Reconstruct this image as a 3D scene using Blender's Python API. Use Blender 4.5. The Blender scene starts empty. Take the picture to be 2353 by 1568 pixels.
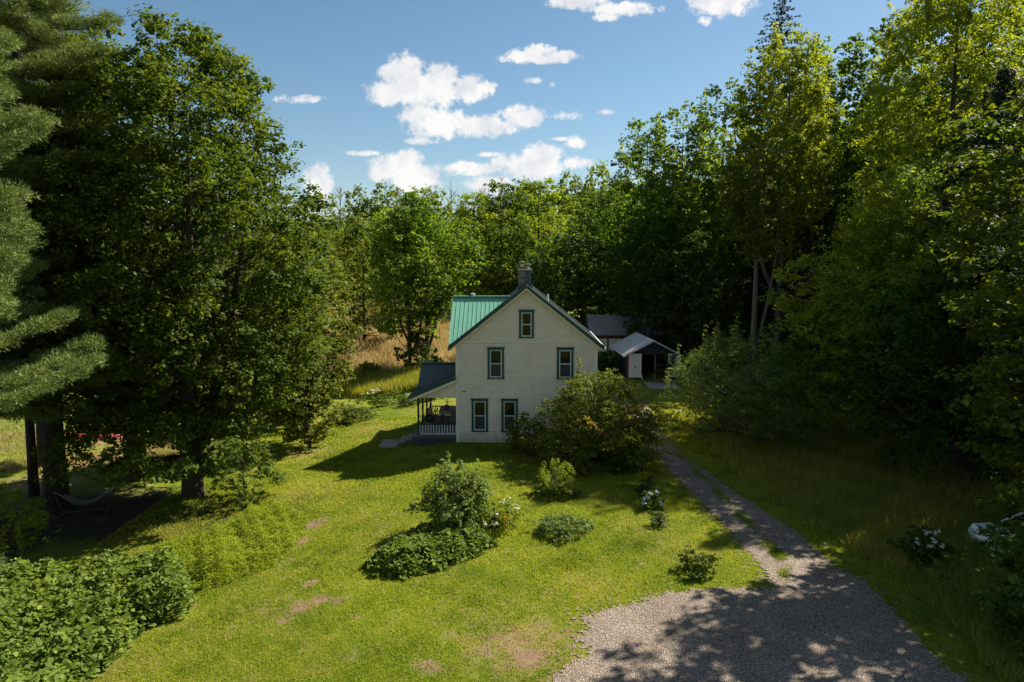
import bpy, math, random
import numpy as np
from mathutils import Vector, Matrix
C = bpy.context.scene.collection
R = math.radians
# ------------------------------------------------------------------ camera
CAM_H = 9.9; PITCH = R(6.62)
cd = bpy.data.cameras.new("camera"); cam = bpy.data.objects.new("camera", cd); C.objects.link(cam)
cam.location = (0, 0, CAM_H); cam.rotation_euler = (R(90)-PITCH, 0, 0)
cd.lens = 24.0; cd.sensor_width = 36.0; cd.clip_end = 3000; cd.clip_start = 0.1
sc = bpy.context.scene; sc.camera = cam
sc.render.resolution_x = 1024; sc.render.resolution_y = 682
sc.view_settings.view_transform = 'Standard'; sc.view_settings.look = 'None'
sc.view_settings.exposure = 1.24; sc.view_settings.gamma = 1.0
sc.render.engine = 'CYCLES'
sc.cycles.max_bounces = 5; sc.cycles.diffuse_bounces = 3; sc.cycles.transmission_bounces = 3; sc.cycles.transparent_max_bounces = 4
# ------------------------------------------------------------------ sun and sky
SUN = Vector((0.86, 0.54, 1.0)).normalized()
ld = bpy.data.lights.new("sun", 'SUN'); ld.energy = 5.0; ld.angle = R(0.53); ld.color = (1.0, 0.93, 0.80)
lo = bpy.data.objects.new("sun", ld); C.objects.link(lo); lo.rotation_euler = SUN.to_track_quat('Z', 'Y').to_euler()
SKY_STRENGTH = 0.049
w = bpy.data.worlds.new("World"); sc.world = w; w.use_nodes = True
nt = w.node_tree; nt.nodes.clear()
def N(t, **k):
    n = nt.nodes.new(t)
    for a, b in k.items(): setattr(n, a, b)
    return n
def lk(a, b): nt.links.new(a, b)
def M(op, a, b=None, c=None, clamp=False):
    n = N('ShaderNodeMath', operation=op); n.use_clamp = clamp
    for i, v in enumerate((a, b, c)):
        if v is None: continue
        if isinstance(v, (int, float)): n.inputs[i].default_value = v
        else: lk(v, n.inputs[i])
    return n.outputs[0]
sky = N('ShaderNodeTexSky'); sky.sky_type = 'NISHITA'; sky.sun_disc = False
sky.sun_elevation = math.asin(SUN.z); sky.sun_rotation = math.atan2(SUN.x, SUN.y)
sky.air_density = 1.0; sky.dust_density = 0.5; sky.ozone_density = 1.2; sky.altitude = 300
bgs = N('ShaderNodeBackground'); bgs.inputs[1].default_value = SKY_STRENGTH
hs_ = N('ShaderNodeHueSaturation'); hs_.inputs['Saturation'].default_value = 1.12; hs_.inputs['Hue'].default_value = .490; lk(sky.outputs[0], hs_.inputs['Color']); lk(hs_.outputs[0], bgs.inputs[0])
tc = N('ShaderNodeTexCoord'); sx = N('ShaderNodeSeparateXYZ'); lk(tc.outputs['Generated'], sx.inputs[0])
yy = M('MAXIMUM', sx.outputs[1], 0.02)
ax = M('DIVIDE', sx.outputs[0], yy); el = M('DIVIDE', sx.outputs[2], yy)
cx3 = N('ShaderNodeCombineXYZ'); lk(ax, cx3.inputs[0]); lk(el, cx3.inputs[1])
nz = N('ShaderNodeTexNoise'); nz.inputs['Scale'].default_value = 58; nz.inputs['Detail'].default_value = 10; nz.inputs['Roughness'].default_value = 0.70
lk(cx3.outputs[0], nz.inputs['Vector'])
nz2 = N('ShaderNodeTexNoise'); nz2.inputs['Scale'].default_value = 17; nz2.inputs['Detail'].default_value = 7
lk(cx3.outputs[0], nz2.inputs['Vector'])
F_PX = 1569.0
def ray(x, y):            # direction of the view ray through a point measured on the photograph
    u = (x-1176.5)/F_PX; v = (y-784)/F_PX
    return u, math.cos(PITCH)-v*math.sin(PITCH), -(math.sin(PITCH)+v*math.cos(PITCH))
# cumulus puffs as directions (azimuth / elevation slopes) and angular radii
CL = [(975,205,120,42,1),(925,168,52,44,1),(1012,185,48,42,1),(1085,205,45,32,1),(890,215,52,30,1),(1115,200,28,16,1),
 (1010,285,80,36,.9),(1100,290,105,26,.9),(1200,268,52,28,.9),(955,262,40,26,.9),(965,325,34,10,.6),
 (1240,134,95,14,.9),(1235,118,42,18,.9),(1188,130,34,15,.9),(1300,128,30,14,.8),
 (1330,3,70,18,.9),(1430,20,90,16,.8),(1392,38,38,12,.8),(1660,0,80,38,1),(1622,48,16,12,.7),
 (915,385,66,34,1),(940,365,36,24,1),(955,415,60,40,1),(880,400,36,22,.9),
 (1245,360,52,34,1),(1085,388,90,17,.8),(1225,385,70,34,1),(1125,425,55,24,.9),(1170,372,48,20,.8),
 (690,228,58,9,.5),(732,425,34,52,1),(1322,328,24,16,.8),(1222,185,20,8,.6),(1270,194,9,8,.5),(1395,258,20,6,.6),
 (1298,268,38,9,.4),(835,352,44,7,.6),(1130,355,34,6,.6),(1290,320,26,5,.5),(1320,375,50,14,.6),(718,478,22,22,.8)]
acc = None; low = None
for (px, py, rx, ry, st) in CL:
    d = ray(px, py); cax = d[0]/d[1]; cel = d[2]/d[1]
    a = M('MULTIPLY', M('SUBTRACT', ax, cax), F_PX/rx); b = M('MULTIPLY', M('SUBTRACT', el, cel), F_PX/ry)
    q = M('MULTIPLY', M('SUBTRACT', 1.0, M('MULTIPLY_ADD', a, a, M('MULTIPLY', b, b))), st)
    acc = q if acc is None else M('SMOOTH_MAX', acc, q, 0.25)
dens = M('ADD', acc, M('MULTIPLY', M('SUBTRACT', nz.outputs[0], 0.45), 3.1))
mr = N('ShaderNodeMapRange'); mr.interpolation_type = 'SMOOTHSTEP'; lk(dens, mr.inputs[0])
mr.inputs[1].default_value = -0.05; mr.inputs[2].default_value = 0.85; mr.inputs[3].default_value = 0; mr.inputs[4].default_value = 0.97
front = M('MULTIPLY', mr.outputs[0], M('GREATER_THAN', sx.outputs[1], 0.05))
# unseen broken cloud, added behind and above the viewpoint for neutral fill light
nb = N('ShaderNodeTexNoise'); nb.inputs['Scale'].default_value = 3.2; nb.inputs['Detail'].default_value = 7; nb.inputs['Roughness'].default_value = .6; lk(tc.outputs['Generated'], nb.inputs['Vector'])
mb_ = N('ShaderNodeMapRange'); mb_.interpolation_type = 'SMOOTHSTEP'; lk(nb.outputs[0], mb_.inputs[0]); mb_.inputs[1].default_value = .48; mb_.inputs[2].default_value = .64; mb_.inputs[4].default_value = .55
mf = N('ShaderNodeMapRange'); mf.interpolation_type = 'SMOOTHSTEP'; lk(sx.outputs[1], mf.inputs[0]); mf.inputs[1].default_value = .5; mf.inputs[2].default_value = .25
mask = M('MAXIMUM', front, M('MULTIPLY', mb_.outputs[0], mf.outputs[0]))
cr = N('ShaderNodeValToRGB'); cr.color_ramp.elements[0].color = (0.76,0.78,0.83,1); cr.color_ramp.elements[1].color = (1,.985,.96,1)
cr.color_ramp.elements[0].position = .38; cr.color_ramp.elements[1].position = .55
lk(nz2.outputs[0], cr.inputs[0])
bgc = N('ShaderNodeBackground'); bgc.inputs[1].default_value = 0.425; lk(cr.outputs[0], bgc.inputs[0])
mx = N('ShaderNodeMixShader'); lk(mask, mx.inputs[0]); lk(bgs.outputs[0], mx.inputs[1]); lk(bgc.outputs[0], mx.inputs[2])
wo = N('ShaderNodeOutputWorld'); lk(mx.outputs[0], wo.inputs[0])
# ------------------------------------------------------------------ terrain
def ss(a, b, x):
    t = np.clip((np.asarray(x, float)-a)/(b-a), 0, 1); return t*t*(3-2*t)
def hz(x, y):
    x = np.asarray(x, float); y = np.asarray(y, float)
    h = -0.95*ss(3.2, 13, -x)*(1-ss(50, 75, y))
    h = h - 0.25*np.clip(ss(3.0,5.0,-x),0,1)*(1-ss(45,52,y))*ss(30,34,y)
    h = h + 4.5*ss(16, 60, x)
    h = h + 0.105*np.maximum(0, y-56)*ss(50, 70, y)*(1-.35*ss(150,260,y))
    h = h + 6*ss(20,110,x)*ss(60,150,y)
    h = h + 0.05*np.sin(x*.31+1)*np.sin(y*.27) + .03*np.sin(x*.83+y*.5)*(1-ss(5.5,7,x)*(1-ss(11,13,x)))
    inside = (ss(-6.5,-5,x)*(1-ss(5.5,7,x)))*(ss(34.5,36.5,y)*(1-ss(46,48,y)))
    base = -0.25*ss(3.0,5.0,-x)
    return h*(1-inside) + base*inside
def hs(x, y): return float(hz(x, y))
def gp(px, py, dz=0.0):   # where a sight line meets the ground
    r = ray(px, py); z = 0.0
    lo_, hi_ = 2.0, 400.0
    t = 2.0; prev = t
    while t < 400:
        x, y, zz = r[0]*t, r[1]*t, CAM_H+r[2]*t
        if zz <= hs(x, y)+dz: break
        prev = t; t *= 1.01
    a, b = prev, t
    for _ in range(20):
        m = (a+b)/2
        if CAM_H+r[2]*m <= hs(r[0]*m, r[1]*m)+dz: b = m
        else: a = m
    return r[0]*b, r[1]*b
def col(px, Y): return (px-1176.5)/F_PX*Y*1.0   # x of an image column at depth Y (near the horizon)
# ------------------------------------------------------------------ helpers
class MB:
    def __init__(s): s.v = []; s.f = []
    def add(s, vs, fs):
        o = len(s.v); s.v += [tuple(v) for v in vs]; s.f += [tuple(i+o for i in f) for f in fs]
    def box(s, x0, x1, y0, y1, z0, z1):
        s.add([(x0,y0,z0),(x1,y0,z0),(x1,y1,z0),(x0,y1,z0),(x0,y0,z1),(x1,y0,z1),(x1,y1,z1),(x0,y1,z1)],
              [(0,3,2,1),(4,5,6,7),(0,1,5,4),(1,2,6,5),(2,3,7,6),(3,0,4,7)])
    def bar(s, p, q, wd, ht=None, up=(0,0,1)):
        p = Vector(p); q = Vector(q); d = (q-p).normalized(); ht = ht or wd
        a = d.cross(Vector(up));
        if a.length < 1e-4: a = Vector((1,0,0))
        a.normalize(); b = a.cross(d).normalized(); a = a*wd/2; b = b*ht/2
        s.add([p-a-b,p+a-b,p+a+b,p-a+b,q-a-b,q+a-b,q+a+b,q-a+b],
              [(0,3,2,1),(4,5,6,7),(0,1,5,4),(1,2,6,5),(2,3,7,6),(3,0,4,7)])
    def tube(s, pts, rs, n=6, cap=True):
        pts = [Vector(p) for p in pts]; o = len(s.v); k = len(pts)
        for i, p in enumerate(pts):
            d = (pts[min(i+1,k-1)]-pts[max(i-1,0)]).normalized()
            a = d.cross(Vector((0.13,0.97,0.2))); a.normalize(); b = d.cross(a)
            for j in range(n):
                t = 2*math.pi*j/n; s.v.append(tuple(p+(a*math.cos(t)+b*math.sin(t))*rs[i]))
        for i in range(k-1):
            for j in range(n):
                s.f.append((o+i*n+j, o+i*n+(j+1)%n, o+(i+1)*n+(j+1)%n, o+(i+1)*n+j))
        if cap:
            s.f.append(tuple(o+(k-1)*n+j for j in range(n))); s.f.append(tuple(o+j for j in range(n))[::-1])
    def lathe(s, c, prof, n=16):
        o = len(s.v)
        for (r, z) in prof:
            for j in range(n):
                t = 2*math.pi*j/n; s.v.append((c[0]+r*math.cos(t), c[1]+r*math.sin(t), c[2]+z))
        for i in range(len(prof)-1):
            for j in range(n): s.f.append((o+i*n+j, o+i*n+(j+1)%n, o+(i+1)*n+(j+1)%n, o+(i+1)*n+j))
        s.f.append(tuple(o+j for j in range(n))[::-1]); s.f.append(tuple(o+(len(prof)-1)*n+j for j in range(n)))
    def prism(s, poly, axis, a, b):   # poly in 2D, extruded between a and b along axis
        def p3(u, v, w_):
            return {'x': (w_,u,v), 'y': (u,w_,v), 'z': (u,v,w_)}[axis]
        n = len(poly)
        s.add([p3(u,v,a) for u,v in poly]+[p3(u,v,b) for u,v in poly],
              [tuple(range(n)), tuple(range(n,2*n))[::-1]]+[(i,(i+1)%n,n+(i+1)%n,n+i) for i in range(n)])
    def build(s, name, mat, parent=None, smooth=False, bevel=0):
        me = bpy.data.meshes.new(name); me.from_pydata(s.v, [], s.f); me.update()
        import bmesh
        bm = bmesh.new(); bm.from_mesh(me); bmesh.ops.recalc_face_normals(bm, faces=bm.faces)
        if bevel: bmesh.ops.bevel(bm, geom=list(bm.edges), offset=bevel, segments=2, affect='EDGES', profile=.6)
        bm.to_mesh(me); bm.free()
        me.materials.append(mat)
        if smooth:
            for p in me.polygons: p.use_smooth = True
        o = bpy.data.objects.new(name, me); C.objects.link(o); o.parent = parent
        return o
def npmesh(name, V, k, mat, var=None, parent=None, loc=None, smooth=False):
    """V (n*k,3): n separate faces of k corners, each with its own colour variation"""
    V = np.ascontiguousarray(V, dtype=np.float32).reshape(-1, 3); n = len(V)//k
    me = bpy.data.meshes.new(name)
    me.vertices.add(n*k); me.vertices.foreach_set('co', V.ravel())
    me.loops.add(n*k); me.loops.foreach_set('vertex_index', np.arange(n*k, dtype=np.int32))
    me.polygons.add(n); me.polygons.foreach_set('loop_start', np.arange(0, n*k, k, dtype=np.int32))
    if var is not None:
        a = me.attributes.new('var', 'FLOAT', 'FACE'); a.data.foreach_set('value', np.asarray(var, dtype=np.float32))
    me.update(calc_edges=True); me.materials.append(mat)
    o = bpy.data.objects.new(name, me); C.objects.link(o); o.parent = parent
    if loc is not None: o.location = loc
    return o
def tag(o, label=None, cat=None, group=None, kind=None):
    if label: o['label'] = label
    if cat: o['category'] = cat
    if group: o['group'] = group
    if kind: o['kind'] = kind
    return o
def empty(name, loc, rz=0):
    o = bpy.data.objects.new(name, None); C.objects.link(o); o.location = loc; o.rotation_euler = (0,0,rz); o.empty_display_size = .3
    return o
KIDS = {}
def dup(root, loc, rz=0, sc_=(1,1,1), label=None, group=None):
    r = root.copy(); C.objects.link(r); r.location = loc; r.rotation_euler = (0,0,rz); r.scale = sc_
    if label: r['label'] = label
    if group: r['group'] = group
    for ch in KIDS[root.name]:
        c = ch.copy(); C.objects.link(c); c.parent = r
    return r
# ------------------------------------------------------------------ materials
def mat(name, build):
    m = bpy.data.materials.new(name); m.use_nodes = True; t = m.node_tree; t.nodes.clear()
    out = t.nodes.new('ShaderNodeOutputMaterial'); build(t, out); return m
def nd(t, typ, ins=None, **k):
    n = t.nodes.new(typ)
    for a, b in k.items(): setattr(n, a, b)
    for a, b in (ins or {}).items():
        if isinstance(b, bpy.types.NodeSocket): t.links.new(b, n.inputs[a])
        else: n.inputs[a].default_value = b
    return n
def ramp(t, fac, stops, interp='LINEAR'):
    n = t.nodes.new('ShaderNodeValToRGB'); t.links.new(fac, n.inputs[0]); e = n.color_ramp.elements; n.color_ramp.interpolation = interp
    while len(e) < len(stops): e.new(0.5)
    for i, (p, c) in enumerate(stops): e[i].position = p; e[i].color = (*c, 1)
    return n.outputs[0]
def mixc(t, f, a, b, mode='MIX'):
    n = t.nodes.new('ShaderNodeMix'); n.data_type = 'RGBA'; n.blend_type = mode
    for s, v in ((n.inputs[0], f), (n.inputs[6], a), (n.inputs[7], b)):
        if isinstance(v, bpy.types.NodeSocket): t.links.new(v, s)
        elif isinstance(v, (int, float)): s.default_value = v
        else: s.default_value = (*v, 1)
    return n.outputs[2]
def leafmat(name, c0, c1, c2, trans=0.32, rough=0.6, tcol=None, spec=.12, objvar=.25):
    def b(t, out):
        at = nd(t, 'ShaderNodeAttribute', attribute_name='var')
        oi = nd(t, 'ShaderNodeObjectInfo')
        f = nd(t, 'ShaderNodeMath', {0: oi.outputs['Random'], 1: objvar, 2: at.outputs['Fac']}, operation='MULTIPLY_ADD')
        f2 = nd(t, 'ShaderNodeMath', {0: f.outputs[0], 1: objvar*.5}, operation='SUBTRACT')
        c = ramp(t, f2.outputs[0], [(0.0, c0), (0.5, c1), (1.0, c2)])
        p = nd(t, 'ShaderNodeBsdfPrincipled', {'Base Color': c, 'Roughness': rough, 'Specular IOR Level': spec})
        tc_ = mixc(t, 1.0, c, tcol or (2.1, 2.0, 0.5), 'MULTIPLY')
        tr = nd(t, 'ShaderNodeBsdfTranslucent', {'Color': tc_})
        m_ = nd(t, 'ShaderNodeMixShader', {0: trans, 1: p.outputs[0], 2: tr.outputs[0]})
        t.links.new(m_.outputs[0], out.inputs[0])
    return mat(name, b)
def simple(name, c, rough=.6, metal=0, noise=0, scale=6, bump=0, spec=.4, c2=None, stretch=(1,1,1)):
    def b(t, out):
        tcn = nd(t, 'ShaderNodeTexCoord'); mp = nd(t, 'ShaderNodeMapping', {'Vector': tcn.outputs['Object'], 'Scale': stretch})
        n = nd(t, 'ShaderNodeTexNoise', {'Vector': mp.outputs[0], 'Scale': scale, 'Detail': 6, 'Roughness': .65})
        d = c2 or tuple(x*(1-noise) for x in c)
        cc = ramp(t, n.outputs[0], [(0.3, d), (0.7, c)])
        p = nd(t, 'ShaderNodeBsdfPrincipled', {'Base Color': cc, 'Roughness': rough, 'Metallic': metal, 'Specular IOR Level': spec})
        if bump:
            bn = nd(t, 'ShaderNodeBump', {'Height': n.outputs[0], 'Strength': bump, 'Distance': .05}); t.links.new(bn.outputs[0], p.inputs['Normal'])
        t.links.new(p.outputs[0], out.inputs[0])
    return mat(name, b)
MAT = {}
MAT['maple'] = leafmat('maple leaves', (0.026,0.048,0.007), (0.064,0.103,0.012), (0.149,0.167,0.018), trans=.36)
MAT['maple_y'] = leafmat('yellowing maple leaves', (0.066,0.119,0.011), (0.127,0.178,0.015), (0.269,0.286,0.015), trans=.38)
MAT['ash'] = leafmat('ash leaves', (0.052,0.101,0.014), (0.108,0.176,0.024), (0.225,0.259,0.037), trans=.44)
MAT['ash_sunlit'] = leafmat('sunlit ash leaves', (0.081,0.127,0.015), (0.156,0.199,0.020), (0.258,0.281,0.033), trans=.42)  # brighter copy of the ash leaves, sunlight put into the leaf colour
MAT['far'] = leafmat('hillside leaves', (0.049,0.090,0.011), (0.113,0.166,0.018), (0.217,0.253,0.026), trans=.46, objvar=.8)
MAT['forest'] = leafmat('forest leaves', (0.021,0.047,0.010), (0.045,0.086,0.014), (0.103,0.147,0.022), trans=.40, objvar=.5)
MAT['bright'] = leafmat('bright green leaves', (0.085,0.131,0.010), (0.154,0.207,0.014), (0.231,0.261,0.022), trans=.42)
MAT['pine'] = leafmat('pine needles', (0.091,0.133,0.041), (0.160,0.216,0.063), (0.256,0.291,0.083), trans=.18, tcol=(1.3,1.3,.7), rough=.6)
MAT['spruce'] = leafmat('spruce needles', (.008,.017,.010), (.016,.030,.016), (.030,.048,.022), trans=.1)
MAT['bush'] = leafmat('bush leaves', (0.045,0.071,0.010), (0.087,0.121,0.016), (0.181,0.182,0.020), trans=.3)
MAT['bush_y'] = leafmat('yellow bush leaves', (.16,.15,.015), (.26,.22,.02), (.36,.25,.03), trans=.35)
MAT['bush_r'] = leafmat('rusty bush leaves', (0.070,0.032,0.011), (0.112,0.056,0.016), (0.140,0.088,0.024), trans=.3)
MAT['apple'] = leafmat('apple leaves', (0.049,0.082,0.018), (0.099,0.145,0.033), (0.181,0.224,0.055), trans=.25)
MAT['knot'] = leafmat('broad knotweed leaves', (0.059,0.097,0.014), (0.101,0.150,0.022), (0.183,0.221,0.030), trans=.30, rough=.6, spec=.15)
MAT['weed'] = leafmat('tall weeds', (0.107,0.143,0.012), (0.182,0.231,0.019), (0.267,0.308,0.035), trans=.4)
MAT['grass'] = leafmat('lawn blades', (0.073,0.116,0.009), (0.200,0.246,0.019), (0.319,0.318,0.041), trans=.34)
MAT['meadow'] = leafmat('meadow blades', (0.119,0.155,0.026), (0.225,0.248,0.046), (0.453,0.334,0.108), trans=.3)
MAT['straw'] = leafmat('golden field grass', (0.211,0.194,0.078), (0.396,0.312,0.156), (0.553,0.451,0.260), trans=.3, tcol=(1.5,1.3,.8))
MAT['white_fl'] = leafmat('white petals', (.5,.52,.42), (.7,.7,.62), (.8,.8,.75), trans=.2, tcol=(1,1,1))
MAT['blue_fl'] = leafmat('pale blue petals', (.34,.42,.66), (.45,.52,.75), (.6,.65,.8), trans=.2, tcol=(1,1,1))
MAT['orange_fl'] = leafmat('orange petals', (.5,.25,.02), (.6,.3,.02), (.65,.4,.03), trans=.2, tcol=(1,1,1))
MAT['bark'] = simple('grey brown bark', (.075,.055,.040), .9, noise=.6, scale=5, bump=.8, stretch=(3,3,.6))
MAT['bark_dark'] = simple('dark bark', (.060,.040,.028), .95, noise=.6, scale=5, bump=.8, stretch=(3,3,.6))
MAT['bark_pale'] = simple('pale ash bark', (.15,.125,.095), .9, noise=.5, scale=4, bump=.6, stretch=(3,3,.6))
MAT['cream'] = simple('cream painted wood', (.74,.655,.53), .7, noise=.10, scale=1.6, bump=.05, stretch=(1,1,3))
MAT['cream2'] = simple('cream trim', (.76,.68,.56), .65, noise=.06, scale=2)
MAT['shingle'] = simple('cream fish scale shingles', (.79,.69,.555), .75, noise=.16, scale=3)
MAT['green_trim'] = simple('dark green trim', (.012,.060,.040), .5, noise=.2, scale=3)
MAT['sash'] = simple('pale blue grey sash', (.42,.50,.52), .45, noise=.05)
MAT['teal'] = simple('teal standing seam metal', (.16,.40,.29), .5, metal=.1, noise=.12, scale=1.2, spec=.5)
MAT['roofgrey'] = simple('weathered grey metal roof', (.60,.58,.58), .5, metal=.05, noise=.25, scale=1.0, spec=.5)
MAT['roofdark'] = simple('dark ribbed metal roof', (.20,.19,.19), .55, metal=.05, noise=.4, scale=.8, c2=(.28,.25,.25))
MAT['slate'] = simple('slate grey green metal', (.085,.115,.115), .5, metal=.1, noise=.2, scale=1.5)
MAT['navy'] = simple('navy blue boards', (.018,.026,.045), .7, noise=.3, scale=4)
MAT['navy2'] = simple('blue painted trim', (.06,.10,.17), .6, noise=.2, scale=4)
MAT['white'] = simple('white paint', (.70,.69,.67), .6, noise=.10, scale=3)
MAT['deck'] = simple('weathered deck boards', (.21,.17,.155), .8, noise=.35, scale=4, stretch=(.4,4,1))
MAT['lattice'] = simple('dark lattice', (.10,.105,.10), .8, noise=.3)
MAT['concrete'] = simple('pinkish concrete', (.34,.29,.26), .85, noise=.3, scale=5, bump=.2)
MAT['black'] = simple('black enamel', (.012,.012,.014), .25, spec=.6)
MAT['dark'] = simple('dark interior', (.012,.011,.010), .9)
MAT['wood'] = simple('brown wood', (.10,.055,.035), .7, noise=.4, scale=5)
MAT['tabletop'] = simple('pale grey table cloth', (.34,.36,.42), .7, noise=.1)
MAT['red'] = simple('red paint', (.45,.03,.03), .5, noise=.2)
MAT['redtarp'] = simple('faded red tarp', (.50,.07,.08), .6, noise=.4, scale=3, bump=.4)
MAT['steel'] = simple('galvanised steel', (.45,.46,.46), .35, metal=.7, noise=.2)
MAT['terracotta'] = simple('red clay', (.36,.085,.04), .8, noise=.25)
MAT['chimdark'] = simple('blue grey blocks', (.105,.125,.15), .85, noise=.5, scale=8)
MAT['carwhite'] = simple('white car paint', (.68,.70,.72), .25, noise=.02, spec=.6)
MAT['cardark'] = simple('dark car paint', (.02,.025,.035), .25, spec=.6)
MAT['rubber'] = simple('tyre rubber', (.02,.02,.02), .8)
MAT['fabric'] = simple('pinkish hammock cloth', (.32,.22,.21), .8, noise=.3, scale=8, stretch=(1,12,1))
def glassm(t, out):
    tcn = nd(t, 'ShaderNodeTexCoord')
    n = nd(t, 'ShaderNodeTexNoise', {'Vector': tcn.outputs['Object'], 'Scale': 1.3, 'Detail': 1})
    b = nd(t, 'ShaderNodeBump', {'Height': n.outputs[0], 'Strength': .06, 'Distance': .1})
    p = nd(t, 'ShaderNodeBsdfPrincipled', {'Base Color': (.008,.008,.008,1), 'Roughness': .05, 'Specular IOR Level': .28, 'Normal': b.outputs[0]})
    t.links.new(p.outputs[0], out.inputs[0])
MAT['glass'] = mat('window glass', glassm)
def screenm(t, out):
    p = nd(t, 'ShaderNodeBsdfPrincipled', {'Base Color': (.035,.033,.036,1), 'Roughness': .55, 'Specular IOR Level': .3})
    t.links.new(p.outputs[0], out.inputs[0])
MAT['screen'] = mat('insect screen over glass', screenm)
def sidingm(t, out):
    tcn = nd(t, 'ShaderNodeTexCoord'); P = tcn.outputs['Object']; sp = nd(t, 'ShaderNodeSeparateXYZ', {0: P})
    mp = nd(t, 'ShaderNodeMapping', {'Vector': P, 'Scale': (1.6,1.6,1.2)}); n = nd(t, 'ShaderNodeTexNoise', {'Vector': mp.outputs[0], 'Scale': 1.2, 'Detail': 8, 'Roughness': .7}).outputs[0]
    mp2 = nd(t, 'ShaderNodeMapping', {'Vector': P, 'Scale': (.55,.55,8.4)}); wn = nd(t, 'ShaderNodeTexNoise', {'Vector': mp2.outputs[0], 'Scale': 1.0, 'Detail': 2}).outputs[0]
    c = ramp(t, n, [(.25, (.66,.565,.46)), (.6, (.80,.705,.575))]); c = mixc(t, .5, c, ramp(t, wn, [(.3, (.42,.42,.42)), (.7, (.56,.56,.55))]), 'OVERLAY')
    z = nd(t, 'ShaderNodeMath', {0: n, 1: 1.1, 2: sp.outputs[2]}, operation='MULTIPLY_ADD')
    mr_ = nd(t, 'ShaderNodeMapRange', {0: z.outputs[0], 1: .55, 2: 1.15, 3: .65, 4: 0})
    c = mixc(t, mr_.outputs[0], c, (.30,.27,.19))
    p = nd(t, 'ShaderNodeBsdfPrincipled', {'Base Color': c, 'Roughness': .75}); t.links.new(p.outputs[0], out.inputs[0])
MAT['siding'] = mat('weathered cream clapboard paint', sidingm)
def brickm(t, out):
    tcn = nd(t, 'ShaderNodeTexCoord'); sep = nd(t, 'ShaderNodeSeparateXYZ', {0: tcn.outputs['Object']})
    ad = nd(t, 'ShaderNodeMath', {0: sep.outputs[0], 1: sep.outputs[1]}, operation='ADD')
    cb = nd(t, 'ShaderNodeCombineXYZ', {0: ad.outputs[0], 1: sep.outputs[2]})
    b = nd(t, 'ShaderNodeTexBrick', {'Vector': cb.outputs[0], 'Color1': (.20,.17,.15,1), 'Color2': (.10,.085,.08,1), 'Mortar': (.27,.25,.23,1), 'Scale': 1.0, 'Mortar Size': .012, 'Brick Width': .38, 'Row Height': .19})
    n = nd(t, 'ShaderNodeTexNoise', {'Vector': tcn.outputs['Object'], 'Scale': 9, 'Detail': 5})
    c = mixc(t, .5, b.outputs[0], n.outputs[0], 'OVERLAY')
    p = nd(t, 'ShaderNodeBsdfPrincipled', {'Base Color': c, 'Roughness': .9}); t.links.new(p.outputs[0], out.inputs[0])
MAT['block'] = mat('chimney blocks', brickm)
def groundm(t, out):
    geo = nd(t, 'ShaderNodeNewGeometry'); P = geo.outputs['Position']
    def A(n): return nd(t, 'ShaderNodeAttribute', attribute_name=n).outputs['Fac']
    n1 = nd(t, 'ShaderNodeTexNoise', {'Vector': P, 'Scale': .28, 'Detail': 6, 'Roughness': .6}).outputs[0]
    n2 = nd(t, 'ShaderNodeTexNoise', {'Vector': P, 'Scale': 2.2, 'Detail': 8, 'Roughness': .7}).outputs[0]
    n3 = nd(t, 'ShaderNodeTexNoise', {'Vector': P, 'Scale': 22, 'Detail': 6, 'Roughness': .75}).outputs[0]
    lawn = ramp(t, n1, [(.30, (.060,.095,.007)), (.5, (.125,.165,.010)), (.70, (.205,.205,.022))])
    lawn = mixc(t, .75, lawn, ramp(t, n2, [(.3, (.30,.36,.30)), (.7, (.68,.64,.60))]), 'OVERLAY')
    lawn = mixc(t, .85, lawn, ramp(t, n3, [(.3, (.22,.28,.25)), (.72, (.78,.74,.66))]), 'OVERLAY')
    dirtc = ramp(t, n3, [(.3, (.13,.075,.045)), (.7, (.30,.20,.13))])
    def brk(a, lo_, hi_):
        s = nd(t, 'ShaderNodeMath', {0: n2, 1: 1.5, 2: a}, operation='MULTIPLY_ADD')
        s3 = nd(t, 'ShaderNodeMath', {0: n3, 1: .9, 2: s.outputs[0]}, operation='MULTIPLY_ADD')
        m_ = nd(t, 'ShaderNodeMapRange', {0: s3.outputs[0], 1: lo_, 2: hi_, 3: 0, 4: 1}); m_.interpolation_type = 'SMOOTHSTEP'; return m_.outputs[0]
    dry = ramp(t, n3, [(.3, (.15,.105,.04)), (.7, (.34,.23,.12))])
    c = mixc(t, brk(A('dry'), 1.5, 2.1), lawn, dry)
    c = mixc(t, brk(A('dirt'), 1.68, 2.0), c, dirtc)
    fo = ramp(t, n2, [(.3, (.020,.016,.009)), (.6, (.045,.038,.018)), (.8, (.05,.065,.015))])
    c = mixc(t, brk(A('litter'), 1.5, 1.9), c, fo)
    h = nd(t, 'ShaderNodeMath', {0: n3, 1: .5, 2: n2}, operation='MULTIPLY_ADD')
    bn = nd(t, 'ShaderNodeBump', {'Height': h.outputs[0], 'Strength': .9, 'Distance': .12})
    p = nd(t, 'ShaderNodeBsdfPrincipled', {'Base Color': c, 'Roughness': .95, 'Specular IOR Level': .1, 'Normal': bn.outputs[0]})
    t.links.new(p.outputs[0], out.inputs[0])
MAT['ground'] = mat('grass and soil', groundm)
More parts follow.
